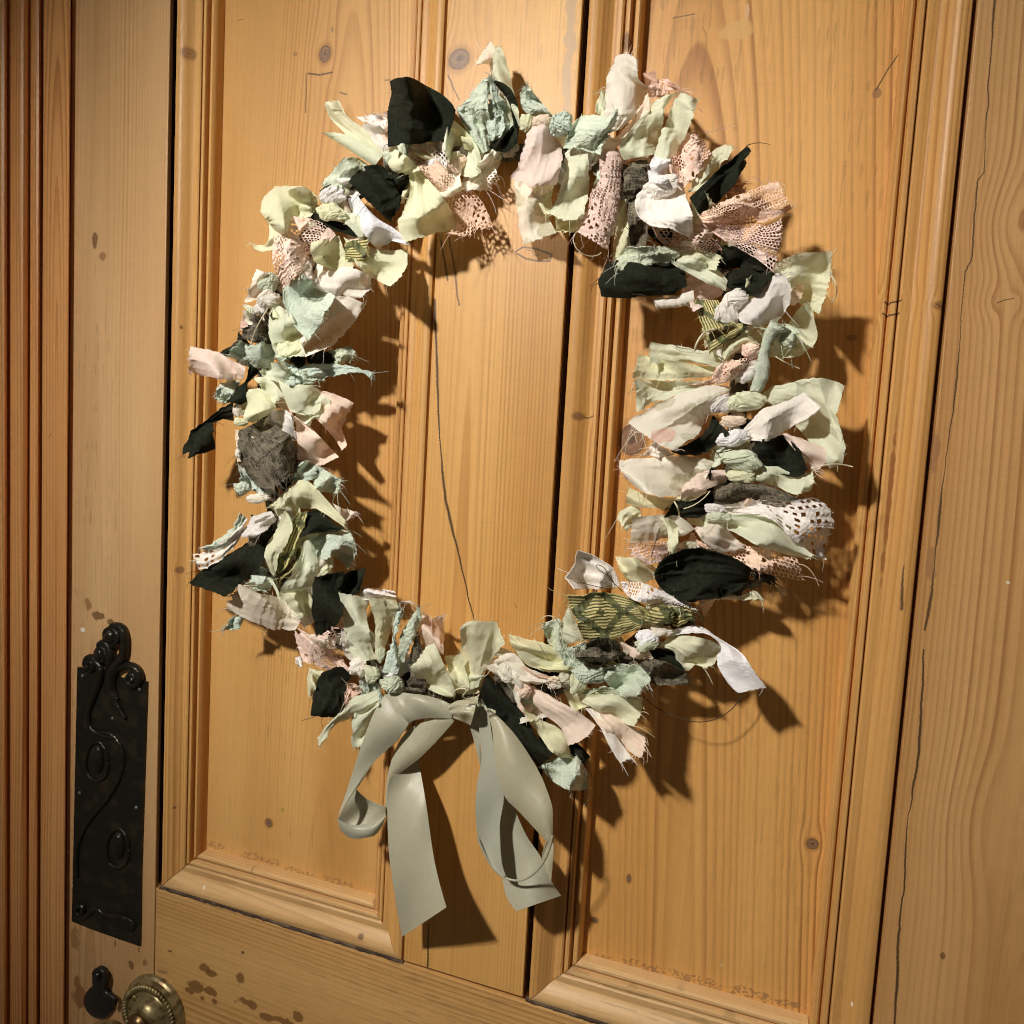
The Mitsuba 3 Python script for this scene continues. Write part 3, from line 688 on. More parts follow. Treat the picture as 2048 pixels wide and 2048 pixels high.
def strip_mesh(mat, L, R, lay, tip=None, b=None, pl=None, pa=None, tl=None, cu=None, fr=None, tube_=False, und=None, hr=None, ht=None, nz=None, lace=None, rough=None, thick=0.0005, v0=0.0, hp=None, tw=0.0, wv=0.0):
    idx = NP[0]
    NP[0] += 1
    g = np.random.default_rng(1000 + idx)
    satin = mat == 'S'
    b = g.uniform(0.06, 0.26) if b is None else b
    pl = (0 if satin else int(g.integers(1, 4))) if pl is None else pl
    pa = (g.uniform(0.02, 0.04) if mat in 'LN' else g.uniform(0.04, 0.085)) if pa is None else pa
    tl = (0 if satin else g.uniform(-0.42, 0.42)) if tl is None else tl
    cu = (0 if satin else g.uniform(-0.10, 0.16)) if cu is None else cu
    und = (0.02 if satin else 0.10) if und is None else und
    nz = (0.0 if satin else 0.0006 if mat in 'MKL' else 0.00022) if nz is None else nz
    fr = ({'M': 5, 'K': 6, 'B': 2, 'S': 0, 'L': 2, 'J': 3, 'C': 2, 'G': 1}.get(mat, 1)) if fr is None else fr
    rough = ({'M': 2.6, 'K': 2.2, 'B': 1.1, 'S': 0, 'L': 2.4, 'N': 1.2, 'G': 1.7, 'P': 1.7, 'C': 1.8, 'F': 1.8}.get(mat, 1.4)) if rough is None else rough
    hr = 0.0115 + 0.0018 * lay if hr is None else hr
    ht = 0.0055 + 0.0036 * lay if ht is None else ht
    u0 = np.linspace(0, 1, 60)
    mid = (side(L, u0) + side(R, u0)) / 2
    ln = np.linalg.norm(np.diff(mid, axis=0), axis=1).sum() / 3000
    wd = max(np.linalg.norm(L[0] - R[0]), np.linalg.norm(L[-1] - R[-1]), np.linalg.norm(side(L, u0)[30] - side(R, u0)[30])) / 3000
    is_lace = mat in 'LN' or lace
    if mat in 'GCPF':
        thick = 0
    sp = 0.00042 if is_lace else 0.0010
    nu, nv = int(np.clip(ln / sp, 14, 150)), int(np.clip(wd / sp, 10, 110))
    u, v = np.linspace(0, 1, nu), np.linspace(0, 1, nv)
    Lc, Rc = side(L, u), side(R, u)
    if rough:
        for c, sd in ((Lc, 11), (Rc, 23)):
            c += (meshkit.fbm(np.stack([u * ln * 420, 0 * u + idx * 3.7, 0 * u + sd], -1), 3)[:, None] - 0.5) * rough * 3 * np.array([1, 1]) * np.minimum(1, 6 * u)[:, None]
            c += (meshkit.fbm(np.stack([u * ln * 90, 0 * u + idx * 2.3, 0 * u + sd], -1), 2)[:, None] - 0.5) * (0 if satin else 9) * np.minimum(1, 4 * u)[:, None]
    tp = np.vstack([L[-1:]] + ([tip] if tip is not None else []) + [R[-1:]])
    Bt, Tt = poly_at(np.vstack([L[:1], R[:1]]), v), poly_at(tp, v)
    dirn = mid[-1] - mid[-6]
    dirn = dirn / (np.linalg.norm(dirn) + 1e-9)
    if rough:
        jag = meshkit.fbm(np.stack([v * wd * 900, 0 * v + idx * 1.3, 0 * v], -1), 3) - 0.5
        Tt = Tt + jag[:, None] * rough * 6 * dirn * np.sin(np.pi * np.clip(v, 0.02, 0.98))[:, None]
    U, Vv = np.meshgrid(u, v, indexing='ij')
    u3, v3 = U[..., None], Vv[..., None]
    Lc[0], Rc[0] = L[0], R[0]
    X = (1 - v3) * Lc[:, None] + v3 * Rc[:, None]
    if not tube_:
        X = X + u3 ** 2 * (Tt[None] - ((1 - v3) * Lc[-1] + v3 * Rc[-1]))
    wloc = np.linalg.norm(Lc - Rc, axis=1)[:, None] / 3000
    h = hr + (ht - hr) * U ** 0.85
    q = np.stack([U * ln * 38 + idx * 5.1, Vv * wd * 60, 0 * U], -1)
    if tube_:
        # a rolled strip: closed round tube
        ph = 2 * np.pi * Vv
        c = (Lc + Rc)[:, None] / 2
        half = (Rc - Lc)[:, None] / 2
        rr = 1 + 0.10 * (meshkit.fbm(np.stack([U * ln * 70 + idx, np.cos(ph) * 1.5, np.sin(ph) * 1.5], -1), 3) - 0.5) * 2
        X = c - np.cos(ph)[..., None] * half * np.where(np.abs(np.cos(ph)) > 0.97, 1, rr)[..., None]
        h = h + np.sin(ph) * wloc / 2 * 0.9 * rr
    else:
        s = 2 * Vv - 1
        h = h + b * wloc * (1 - s * s) * np.minimum(1, 0.35 + U * 1.5)
        if pl:
            phz = g.uniform(0, 6.28)
            amp = pa * wloc * (1.15 - 0.65 * U)
            pv = Vv + 0.10 * (meshkit.noise(q * 0.6, 9) - 0.5)
            sn = np.sin(2 * np.pi * pl * pv + phz)
            h = h + amp * np.sign(sn) * np.abs(sn) ** 0.75
        h = h + tl * wloc * (Vv - 0.5) + tw * wloc * (Vv - 0.5) * (2 * U - 1) + wv * wloc * np.sin(6.28 * (1.3 * U + 0.45 * Vv) + idx)
        if not satin:
            # the strip billows: one side swings up and down along its length
            sw = (0.10 if mat == 'J' else 0.30 if pl == 0 else g.uniform(0.45, 0.80)) * min(1.0, 0.028 / max(wd, 1e-6)) ** 0.5
            vs_ = Vv if g.random() < 0.6 else 1 - Vv
            h = h + sw * wloc * vs_ * np.sin(6.28 * (g.uniform(0.9, 1.35) * U + 0.45 * Vv) + g.uniform(0, 6.28))
            # sharp creases that run out from the knot, and hems that curl up or down
            qc = np.stack([Vv * g.uniform(3.5, 6.0) + 0.8 * U, U * 1.3 + idx * 7.3, 0 * U], -1)
            cr = 1 - np.abs(meshkit.noise(qc, 12) * 2 - 1)
            h = h + (0.03 if is_lace else 0.10 if mat == 'B' else 0.075) * wloc * (cr ** 2.2 - 0.4) * (1.1 - 0.55 * U)
            qd = np.stack([Vv * 2.2 + U * g.uniform(-3, 3), U * 3.1 + idx * 2.9, 0 * U + 5], -1)
            h = h + 0.06 * wloc * (1 - np.abs(meshkit.noise(qd, 14) * 2 - 1)) ** 3
            e0, e1 = g.uniform(-0.16, 0.20, 2)
            h = h + wloc * U * (e0 * np.exp(-Vv / 0.10) + e1 * np.exp(-(1 - Vv) / 0.10))
            rip = meshkit.noise(np.stack([U * ln * 110 + idx * 1.9, np.round(Vv) * 7.0, 0 * U + 3], -1), 21) - 0.5
            h = h + 0.22 * wloc * U * rip * (np.exp(-Vv / 0.16) + np.exp(-(1 - Vv) / 0.16))
            h = h + wd * g.uniform(-0.10, 0.14) * np.exp(-(1 - U) / 0.07)
        h = h + cu * wd * U ** 3
        if hp is not None:      # explicit profile over v
            h = h + np.interp(Vv, np.linspace(0, 1, len(hp)), hp) * wloc
        h = h + und * wloc * (meshkit.fbm(q, 2, 3) - 0.5) * 2
        if nz:
            qq = np.stack([U * ln * 160 + idx * 2.1, Vv * wd * 260, 0 * U + 4], -1)
            ridge = 1 - np.abs(meshkit.noise(qq, 5) * 2 - 1)
            h = h + nz * 2.2 * (ridge - 0.5) + nz * (meshkit.fbm(qq * 2.3, 2, 8) - 0.5)
    h = np.where(h < 0.006, 0.0025 + 0.0035 * np.exp((h - 0.006) / 0.0035), h)
    pts = at(X.reshape(-1, 2), -h.ravel())
    uv = np.stack([idx + 0.1 + U.ravel() * ln, v0 + Vv.ravel() * wd * (3.1 if tube_ else 1)], 1)
    i, j = np.meshgrid(np.arange(nu - 1), np.arange(nv - 1), indexing='ij')
    a = (i * nv + j).ravel()
    keep = np.ones(len(a), bool)
    if is_lace:
        Um, Vm = (U[:-1, :-1] + 0.5 / nu) * ln, (Vv[:-1, :-1] + 0.5 / nv) * wd * (3.1 if tube_ else 1)
        k = lace_keep(Um, Vm, wd, lace or 'fine', idx * 1.7)
        k |= (U[:-1, :-1] < (0.45 if lace == 'holes' else 0.10))
        k[:, :1] = True
        k[:, -1:] = True
        keep = k.ravel()
    a = a[keep]
    f = np.vstack([np.stack([a, a + nv, a + nv + 1], 1), np.stack([a, a + nv + 1, a + 1], 1)])
    vs, fs, uvs = [pts], [f], [uv]
    n0 = len(pts)
    if not is_lace and not tube_ and thick:
        # the other face and the cut edge
        m = trimesh.Trimesh(pts, f, process=False)
        nn = np.array(m.vertex_normals)
        nn *= np.where((nn * (EYE - pts)).sum(1) < 0, -1, 1)[:, None]
        vs.append(pts - nn * thick)
        uvs.append(uv)
        fs.append(f[:, ::-1] + n0)
        ring_ = np.r_[np.arange(nv), np.arange(1, nu) * nv + nv - 1, (nu - 1) * nv + np.arange(nv - 2, -1, -1), np.arange(nu - 2, 0, -1) * nv]
        e = n0 * 2
        vs += [pts[ring_], (pts - nn * thick)[ring_]]
        uvs += [uv[ring_], uv[ring_]]
        k = np.arange(len(ring_))
        k2 = (k + 1) % len(ring_)
        nr = len(ring_)
        fs.append(np.vstack([np.stack([e + k, e + k2, e + nr + k2], 1), np.stack([e + k, e + nr + k2, e + nr + k], 1)]))
    # loose threads at the torn end and sides
    tot = sum(len(x) for x in vs)
    grid = pts.reshape(nu, nv, 3)
    for _ in range({'M': 26, 'K': 22, 'L': 14, 'J': 12, 'N': 6, 'C': 10, 'F': 10, 'P': 8, 'G': 6}.get(mat, 0) if not tube_ else 4):   # short fuzz along the torn edges
        if g.random() < 0.6:
            jj = int(g.integers(0, nv))
            p0, d0 = grid[-1, jj], grid[-1, jj] - grid[max(nu - 6, 0), jj]
        else:
            ii, sd = int(g.integers(nu // 3, nu)), int(g.integers(0, 2))
            p0, d0 = grid[ii, -sd], grid[ii, -sd] - grid[ii, nv // 2]
        d0 = d0 / (np.linalg.norm(d0) + 1e-9) + 0.6 * g.normal(size=3)
        l = g.uniform(0.0008, 0.0026)
        t = tube(p0 + d0 * l * np.linspace(0, 1, 3)[:, None] + g.normal(size=3) * l * 0.3 * np.linspace(0, 1, 3)[:, None] ** 2, [0.00020, 0.00017, 0.00009], 3, cap=False)
        vs.append(np.array(t.vertices))
        uvs.append(np.tile(uv[-1], (len(t.vertices), 1)))
        fs.append(np.array(t.faces) + tot)
        tot += len(t.vertices)
    for _ in range(int(fr * 1.5)):
        if g.random() < 0.72:
            jj = int(g.integers(0, nv))
            p0, d0 = grid[-1, jj], grid[-1, jj] - grid[max(nu - 6, 0), jj]
        else:
            ii, sd = int(g.integers(nu // 3, nu)), int(g.integers(0, 2))
            p0, d0 = grid[ii, -sd], grid[ii, -sd] - grid[ii, nv // 2]
        d0 = d0 / (np.linalg.norm(d0) + 1e-9)
        l = g.uniform(0.002, 0.0065) * (1.6 if g.random() < 0.2 else 1)
        s = np.linspace(0, 1, 6)[:, None]
        bend = g.normal(size=3) * 0.55 + np.array([0, 0.2, -0.7])
        line_ = p0 + (d0 + 0.45 * g.normal(size=3)) * l * s + bend * l * s * s
        t = tube(line_, np.linspace(0.00024, 0.00012, 6), 4, cap=False)
        vs.append(np.array(t.vertices))
        uvs.append(np.tile(uv[-1], (len(t.vertices), 1)))
        fs.append(np.array(t.faces) + tot)
        tot += len(t.vertices)
    return np.vstack(vs), np.vstack(fs), np.vstack(uvs)


def knot_mesh(tile, c, r, ang=0.0, lay=4, n=5, h=None):
    """A pulled-tight knot: a small lump wrapped by turns of the strip."""
    idx = NP[0]
    NP[0] += 1
    g = np.random.default_rng(5000 + idx)
    c = px(tile, c)[0]
    k = TILES[tile][2]
    rx, rz = r[0] * k / 3000, r[1] * k / 3000
    parts, off, faces = [], 0, []
    base = trimesh.creation.icosphere(subdivisions=4)
    s0 = g.choice([-1, 1])
    for lobe, (t, sc, sh, out) in enumerate(((s0 * g.uniform(0.15, 0.5), (1.0, 0.78), (0.0, 0.0), 0.0), (-s0 * g.uniform(0.5, 1.0), (0.85, 0.55), (g.uniform(-0.25, 0.25), g.uniform(-0.3, 0.3)), 0.30),
                                             (s0 * g.uniform(0.9, 1.5), (0.75, 0.42), (g.uniform(-0.5, 0.5), g.uniform(-0.2, 0.2)), 0.15))):
        v = np.array(base.vertices)
        nz_ = meshkit.noise(v * 1.3 + idx * 2.3 + lobe, 2) - 0.5
        pleat = 1 - np.abs(meshkit.noise(np.stack([v[:, 2] * n * 0.8 + 2.0 * nz_, v[:, 0] * 0.9 + idx * 3.1, v[:, 1] * 1.2 + lobe * 4], -1), 7) * 2 - 1)
        lump = meshkit.fbm(v * 1.5 + idx * 3.3 + lobe, 3, 4) - 0.5
        v = v * (0.90 + 0.22 * (pleat ** 1.6 - 0.4) + 0.40 * lump)[:, None]
        v = v * np.array([sc[0], 0.80, sc[1]])
        ct, s_ = math.cos(t), math.sin(t)
        v = np.stack([v[:, 0] * ct - v[:, 2] * s_ + sh[0], v[:, 1] - out, v[:, 0] * s_ + v[:, 2] * ct + sh[1]], 1)
        parts.append(v)
        faces.append(np.array(base.faces) + off)
        off += len(v)
    v, faces = np.vstack(parts), np.vstack(faces)
    v = v * np.array([rx, 0.85 * min(rx, rz), rz])
    ca, sa = math.cos(ang), math.sin(ang)
    v = np.stack([v[:, 0] * ca - v[:, 2] * sa, v[:, 1], v[:, 0] * sa + v[:, 2] * ca], 1)
    h = 0.0115 + 0.0018 * lay + 0.003 if h is None else h
    p = v + at([c], -h)[0]
    uv = np.stack([idx + 0.1 + v[:, 0], v[:, 2]], 1)
    return p, faces, uv


def put(mat, mesh, gid=None, name=None, parent=None):
    gid = gid or f'auto{NP[0]}'
    key = (mat, gid, name, parent)
    if key not in BATCH:
        BATCH[key] = []
        ORDER.append(key)
    BATCH[key].append(mesh)


def P(mat, tile, L, R, lay, tip=None, g=None, name=None, parent=None, **o):
    put(mat, strip_mesh(mat, px(tile, L), px(tile, R), lay, px(tile, tip) if tip else None, **o), g, name, parent)


def N(mat, tile, c, r, lay=4, ang=0.0, g=None, n=5, h=None, name=None, parent=None):
    put(mat, knot_mesh(tile, c, r, ang, lay, n, h), g, name, parent)


def flush(wreath):
    for mat, gid, name, parent in ORDER:
        ms = BATCH[(mat, gid, name, parent)]
        o, vs, fs, us = 0, [], [], []
        for v, f, uv in ms:
            vs.append(v)
            fs.append(f + o)
            us.append(uv)
            o += len(v)
        bs, nm = MATS[mat]
        mesh = trimesh.Trimesh(np.vstack(vs), np.vstack(fs), process=False)
        add(name or nm, mesh, bs, parent or wreath, smooth=True, uv=np.vstack(us))
# ------------------------------------------------------------------ the rag wreath, strip by strip
wreath = thing('rag_wreath', 'wreath of knotted green, pink, white and black rag strips with a satin bow', 'wreath')
RING = np.array([(960, 290), (1100, 300), (1210, 345), (1330, 450), (1390, 600), (1392, 760), (1380, 900), (1340, 1030), (1250, 1170), (1120, 1265), (960, 1320), (790, 1300), (650, 1210), (570, 1090), (515, 950), (500, 800), (505, 650), (560, 480), (670, 365), (800, 305), (960, 290)]) * 1.06
rl = smooth_line(RING, 240)
rp = at(rl, -0.0085)
add('ring', tube(rp, 0.0055, 10, cap=False), 'twine', wreath, smooth=True)

# --- upper left
P('G', '1', '1100,780 960,690 820,600', '1150,715 1030,640 905,590', 4, tube_=True, fr=1, g='a1')
P('G', '1', '1110,740 940,600 845,490 832,425', '1170,715 1060,590 950,500 905,415', 3, g='a1', b=0.3)
P('N', '1', '1180,700 1110,600 1000,510', '1185,600 1178,540 1172,480', 2, fr=4, rough=2)
P('C', '1', '1165,740 1080,640 1020,560', '1185,680 1150,600 1110,530', 3)
P('P', '1', '1175,720 1140,610', '1200,650 1172,560', 3.3)
P('B', '1', '1550,470 1490,400 1390,335 1280,288 1185,310', '1500,640 1440,640 1300,655 1175,668', 6.5, tip='1196,370 1172,480', b=0.10, pl=1, tl=-0.1, und=0.1)
P('L', '1', '1330,650 1440,740 1560,860 1665,940 1755,1110', '1270,700 1380,830 1480,950 1545,1100 1510,1150', 3, tip='1660,1140 1600,1172', lace='big', fr=6)
P('N', '1', '1350,670 1420,720 1500,800', '1385,650 1460,640 1510,690', 3.5, lace='big')
P('G', '1', '1480,650 1500,720 1550,810 1640,845', '1515,510 1590,570 1660,660 1690,760', 5, tip='1685,820', b=-0.25, pl=1)
P('N', '1', '1620,740 1625,860 1690,910', '1740,700 1770,800 1795,855', 1.5, lace='big', fr=5)
P('M', '1', '1690,715 1620,600 1560,470 1640,380 1725,290', '1735,690 1730,560 1735,420 1745,300', 5, b=0.2)
P('B', '1', '1830,650 1870,560 1850,450 1740,300', '1885,640 1897,520 1865,370 1785,310', 5.4, b=0.1)
P('M', '1', '1735,650 1725,500 1742,310', '1835,600 1872,500 1805,410 1765,330', 6.6, fr=10, rough=5, b=0.2)
P('B', '1', '1740,640 1760,690 1830,705', '1830,600 1880,560 1892,650', 5.8, b=0.35)
P('G', '2', '140,480 92,320 85,170 95,105', '220,490 190,330 152,180 125,108', 3, b=0.2, pl=1)
P('O', '1', '1745,290 1720,210 1655,215', '1775,300 1768,150 1742,88', 1.5, und=0.1)
P('M', '1', '1060,770 960,720 880,780 815,870', '1030,860 950,900 830,930', 3, b=0.3)
P('B', '1', '1165,795 1070,768 960,865', '1250,960 1225,1030 1185,1085', 5.6, tip='1070,980', b=0.05, pl=0, und=0.05, tl=0.05)
P('B', '1', '1160,790 1170,880 1250,965', '1275,810 1305,890 1285,960', 2.0)
P('G', '1', '1275,805 1298,880 1262,1010 1228,1080 1268,1200', '1350,795 1395,850 1480,950 1540,1050 1590,1125', 6.3, tip='1455,1145', b=0.22, pl=2, pa=0.10, g='a2')
P('G', '1', '1168,735 1200,800 1285,825', '1215,685 1295,735 1355,800', 6.2, b=0.55, pl=2, pa=0.06, g='a2')
P('W', '1', '955,960 985,1060 1040,1150 1120,1240', '1005,940 1110,1060 1220,1130 1300,1215', 5.2, tip='1200,1190', b=0.35, fr=2)
N('W', '1', '870,945', (95, 62), 5, 0.2)
P('G', '1', '770,940 680,890 570,890 490,950 470,1030', '745,1040 660,1080 590,1150 530,1110', 4.2, b=0.35, pl=1, g='a3')
P('G', '1', '520,1090 515,1170 480,1215 425,1203', '600,1150 560,1240 500,1252 440,1240', 4.0, b=0.2, g='a3')
P('G', '1', '795,960 700,895 625,915', '770,1030 720,1065 650,1075', 4.8, b=-0.2, g='a3')
N('G', '1', '865,1035', (105, 58), 5.4, -0.25, g='a4')
P('G', '1', '830,1090 900,1080 1010,1170', '900,1010 1000,1040 1050,1170', 4.9, b=0.3, g='a4')
P('B', '1', '715,1060 820,1110 1010,1175', '775,1025 900,1080 1010,1130', 3.6, b=0.2)
P('L', '1', '890,1160 800,1085 680,1062 600,1090 540,1180', '755,1290 710,1340 640,1420 600,1466', 6.0, tip='535,1300 570,1420', b=0.2, pl=2, fr=1)
P('G', '1', '750,1200 760,1290 870,1350 1000,1405', '905,1162 935,1240 985,1330 990,1390', 5.6, b=-0.25, pl=1)
P('J', '1', '935,1205 990,1190 1068,1170', '940,1300 990,1305 1050,1312', 5.9, b=0.2, pl=1)
P('G', '1', '930,1170 1080,1230 1285,1240', '1000,1320 1080,1390 1190,1442', 4.2, tip='1280,1330 1250,1390', b=0.1)
P('C', '1', '690,1370 740,1310 900,1335 1000,1350 1085,1390', '700,1400 850,1480 1030,1507', 4.6, tip='1082,1450', b=0.15)
P('M', '1', '690,1365 760,1415 885,1495', '595,1460 620,1600 740,1738', 7.0, tip='805,1640', b=0.12, pl=1, tl=0.1)
P('C', '1', '880,1490 960,1500 1050,1545', '690,1730 705,1780 720,1832', 5.4, tip='960,1680 860,1775', b=-0.22, pl=1, g='a5')
P('G', '1', '545,1530 515,1680 540,1780 560,1835', '640,1590 690,1720 725,1830', 5.9, b=0.15)
N('C', '1', '515,1520', (85, 65), 4.6, 0.3)
N('C', '1', '475,1565', (48, 40), 4.4)
N('M', '1', '525,1430', (70, 60), 4.0, 0.8)
P('G', '1', '450,1560 375,1540', '455,1650 420,1645', 2.5)
# --- left side
P('K', '3', '745,95 650,125 580,108', '770,310 650,330 520,290', 4.6, tip='600,180 530,215', fr=6, rough=5)
P('B', '3', '540,290 430,350 340,412', '570,340 470,395 395,445', 3.6, b=0.2)
P('P', '3', '545,520 420,450 310,392 118,358', '530,612 400,612 250,592 108,577', 5.0, tip='103,470', b=0.30, pl=1, tl=0.2)
P('M', '3', '780,380 690,330 560,340 515,310', '765,470 660,540 560,500 400,445', 4.8, b=0.25, fr=3)
P('G', '3', '740,40 730,200 760,300 800,420', '900,260 1000,280 960,390 870,440', 6.0, b=0.15, g='a6')
P('B', '3', '965,385 900,410 862,430', '1012,450 985,500 945,530', 5.6)
P('B', '3', '1020,450 1140,400 1215,430', '1020,475 1120,505 1225,485', 4.2)
P('M', '3', '1120,430 1200,385 1340,362 1392,400', '1140,500 1260,505 1345,480', 3.4)
P('M', '3', '790,450 940,500 1140,485 1330,512 1420,528 1535,555', '860,650 960,660 1080,625 1230,592 1400,548 1500,600', 5.0, fr=4, b=0.2)
P('M', '3', '860,660 940,700 1085,630', '830,560 960,540 1085,600', 4.8)
P('G', '3', '760,560 830,700 880,840 1000,890', '900,660 1040,650 1130,730 1120,850', 6.2, tip='1080,885', b=0.25, pl=0)
P('G', '3', '570,690 545,800 530,900 600,950', '650,680 720,740 775,830 700,900', 6.0, b=0.40, pl=0)
P('G', '3', '590,600 650,650 700,720 765,800', '700,590 765,640 835,740', 5.4, b=0.2)
P('G', '3', '650,550 700,515 830,470', '690,610 860,650 1000,680', 5.2)
P('G', '3', '1130,730 1200,790 1185,900', '930,890 1000,950 1045,980', 4.2, tip='1060,925')
P('P', '3', '1120,700 1250,730 1382,795', '1090,920 1200,1030 1290,1162', 3.0, tip='1330,890 1290,1000 1330,1125', fr=1, b=0.1)
P('C', '3', '690,930 800,840 895,880', '740,960 850,1030 945,1085', 4.0, b=0.15)
P('P', '3', '915,890 935,1000 945,1232', '1040,970 1150,1090 1268,1215', 5.6, tip='1120,1278', b=0.10, pl=1, tl=0.25)
P('M', '3', '500,620 400,620 320,690', '490,690 420,770 350,790', 4.0, tip='318,740')
P('B', '3', '560,475 570,560 540,640 470,700 395,790', '655,560 570,660 562,780 490,805', 5.4, rough=2)
P('B', '3', '445,790 340,850 250,930 160,1000 55,1190', '450,935 370,930 300,960 315,1152', 3.6, tip='200,1150 95,1222', fr=6, rough=2.5, b=0.15)
N('C', '3', '478,850', (45, 62), 4.6)
N('G', '3', '510,945', (75, 48), 4.4)
P('K', '3', '490,1010 480,1150 530,1300 640,1442', '640,940 830,1010 930,1100 950,1250', 4.8, tip='760,1465 900,1345', fr=22, rough=5, b=0.2, pl=1, tl=0.2)
P('M', '3', '950,1250 1050,1245 1110,1280', '880,1400 980,1395 1085,1370', 3.6, fr=6)
P('M', '3', '1090,1270 1200,1335 1282,1390', '1060,1390 1130,1490 1250,1492', 4.2, fr=9, b=0.4)
N('W', '3', '488,1185', (28, 52), 4.0)
N('M', '3', '525,1450', (85, 68), 4.2, 0.2)
N('C', '3', '640,1530', (125, 58), 5.2, 0.15, n=8)
P('G', '4', '670,285 780,190 870,80 1000,33 1060,70 1180,200 1318,352', '735,230 850,250 890,200 960,262 1060,250 1140,290 1305,402', 6.6, b=0.12, pl=1, g='a7')
P('G', '4', '850,265 790,390 720,520 690,640 762,780', '885,320 905,400 830,560 775,742', 6.8, b=0.15, pl=1, g='a7')
P('J', '4', '955,290 875,440 795,640 775,742', '1022,280 995,400 905,600 805,762', 5.4, b=-0.2, pl=2)
P('J', '4', '945,560 930,660 860,760 780,800', '965,570 945,690 890,760 830,802', 5.0, b=0.1)
P('B', '4', '985,300 1120,282 1230,375 1305,408', '955,485 1080,450 1250,432', 4.8, b=-0.1)
P('C', '4', '1215,215 1300,258 1392,283', '1280,380 1330,350 1388,305', 4.4)
P('M', '4', '970,520 1060,450 1250,430 1345,418', '1100,740 1210,640 1335,732', 3.0, tip='1397,540 1392,610', b=0.15)
P('G', '4', '950,1110 835,980 800,905 880,790 950,650 1030,486', '1060,1090 1068,900 1105,770 1080,600 1042,490', 6.2, b=0.10, pl=1, g='a8')
P('G', '4', '810,930 860,870 980,840', '960,1100 1050,1100 1062,960', 6.6, b=0.2, g='a8')
P('G', '4', '1105,775 1150,700 1212,595', '1150,775 1220,740 1226,640', 3.6)
P('M', '4', '495,290 440,400 350,480 188,562', '550,330 495,440 405,540 290,585', 4.2, fr=5, b=0.35)
P('R', '4', '560,330 480,420 300,560 138,612', '495,500 405,620 300,690 185,732', 5.0, lace='holes', fr=4, b=0.15)
P('C', '4', '745,278 620,325 495,470', '785,345 700,425 600,485', 5.6, b=0.4, pl=3, pa=0.1)
P('B', '4', '760,410 620,470 450,565 270,690 108,830', '700,640 620,760 500,870 380,942', 4.4, tip='130,852 220,872 310,905', fr=4, b=0.15, pl=1)
N('K', '4', '610,510', (60, 70), 4.6)
P('M', '4', '640,685 590,790 555,860', '765,760 740,860 680,895', 4.6)
P('G', '4', '710,790 760,860 795,945', '740,785 780,850 815,940', 5.6, fr=2)
P('C', '4', '1010,1060 820,955 640,895 490,845', '930,1198 800,1200 600,1135 430,1050', 5.0, tip='480,880 398,1000', fr=9, rough=3, b=0.28, pl=1)
P('M', '4', '545,1100 455,1092', '490,1195 375,1202', 3.0)
P('B', '4', '1090,1252 1063,1050 1076,795', '1215,1190 1295,1080 1300,745', 6.4, b=0.12, pl=1)
P('B', '4', '1240,800 1360,735 1468,720', '1270,970 1360,940 1425,912', 6.0, b=-0.1)
P('L', '4', '1350,1500 1262,1350 1252,1250 1213,1183', '1320,1545 1190,1508 1080,1470 985,1440', 5.0, tip='1090,1255 928,1172 935,1280', fr=5, b=0.15)
P('W', '4', '990,1390 930,1410', '980,1470 950,1480', 3.6)
P('G', '4', '1150,1510 1050,1500 1030,1712', '1130,1580 1095,1640 1070,1705', 3.0)
P('B', '4', '1362,1560 1280,1488 1150,1530 1085,1660 1048,1862', '1325,1610 1312,1700 1302,1810 1232,1874', 5.4, b=0.15, pl=0)
P('L', '4', '1390,1610 1312,1595 1308,1750', '1450,1660 1400,1720 1345,1765', 5.0, lace='big')
P('G', '7', '425,495 300,545 200,650 92,760', '440,560 300,640 195,695 110,815', 6.0, b=0.25, g='a9')
P('G', '7', '300,620 290,700 292,815', '440,550 425,640 345,805', 6.0, b=-0.2, g='a9')
# --- bottom
P('R', '4', '1430,960 1440,868', '1712,970 1702,905', 4.6, tip='1550,878')
P('C', '4', '1400,1460 1310,1380 1285,1200', '1460,1450 1400,1350 1330,1230', 5.2)
P('G', '4', '1430,1450 1312,1280 1300,1080 1262,908', '1545,1420 1505,1200 1492,952', 6.4, b=0.22, pl=1, g='b1', tl=0.1)
P('G', '4', '1535,1425 1545,1200 1490,948', '1612,1430 1655,1200 1722,1030 1706,958', 6.3, b=0.22, pl=1, g='b1')
N('G', '4', '1590,1380', (40, 90), 6.0, g='b1')
P('M', '7', '455,400 490,250 520,110 538,22', '535,410 545,300 525,200 572,80', 6.9, fr=8, b=0.25)
P('M', '7', '515,400 535,300 585,150 642,45', '575,400 595,270 642,170 668,88', 6.8, fr=8, b=0.3)
N('M', '7', '510,465', (80, 62), 7.4, 0.1, n=8)
N('W', '7', '325,365', (58, 68), 6.6)
N('G', '7', '400,415', (50, 62), 7.0)
P('K', '7', '595,520 605,350 640,180', '690,520 690,380 668,240', 5.0, fr=6)
P('K', '7', '580,520 590,465', '685,520 680,465', 6.0)
P('P', '7', '690,270 658,120 680,72', '792,302 792,180 798,82', 5.0, tip='740,98', fr=8, rough=2.5, b=0.2)
P('C', '7', '640,110 650,50 570,12', '665,100 640,28 580,6', 5.5, fr=3)
P('G', '7', '835,540 690,480 607,370', '860,520 825,420 742,238', 6.6, tip='652,330 692,260', b=0.15, g='b2')
P('G', '7', '845,510 800,310', '935,480 892,300', 5.2, b=-0.15, g='b2')
P('G', '7', '925,500 888,330 884,148', '985,480 1032,370 1132,238', 6.2, tip='930,118 1082,118', b=0.12, pl=1, g='b3')
P('G', '7', '1450,390 1300,370 1180,280 1150,190', '1500,380 1470,330 1380,250 1240,213', 5.0, fr=5, b=0.2)
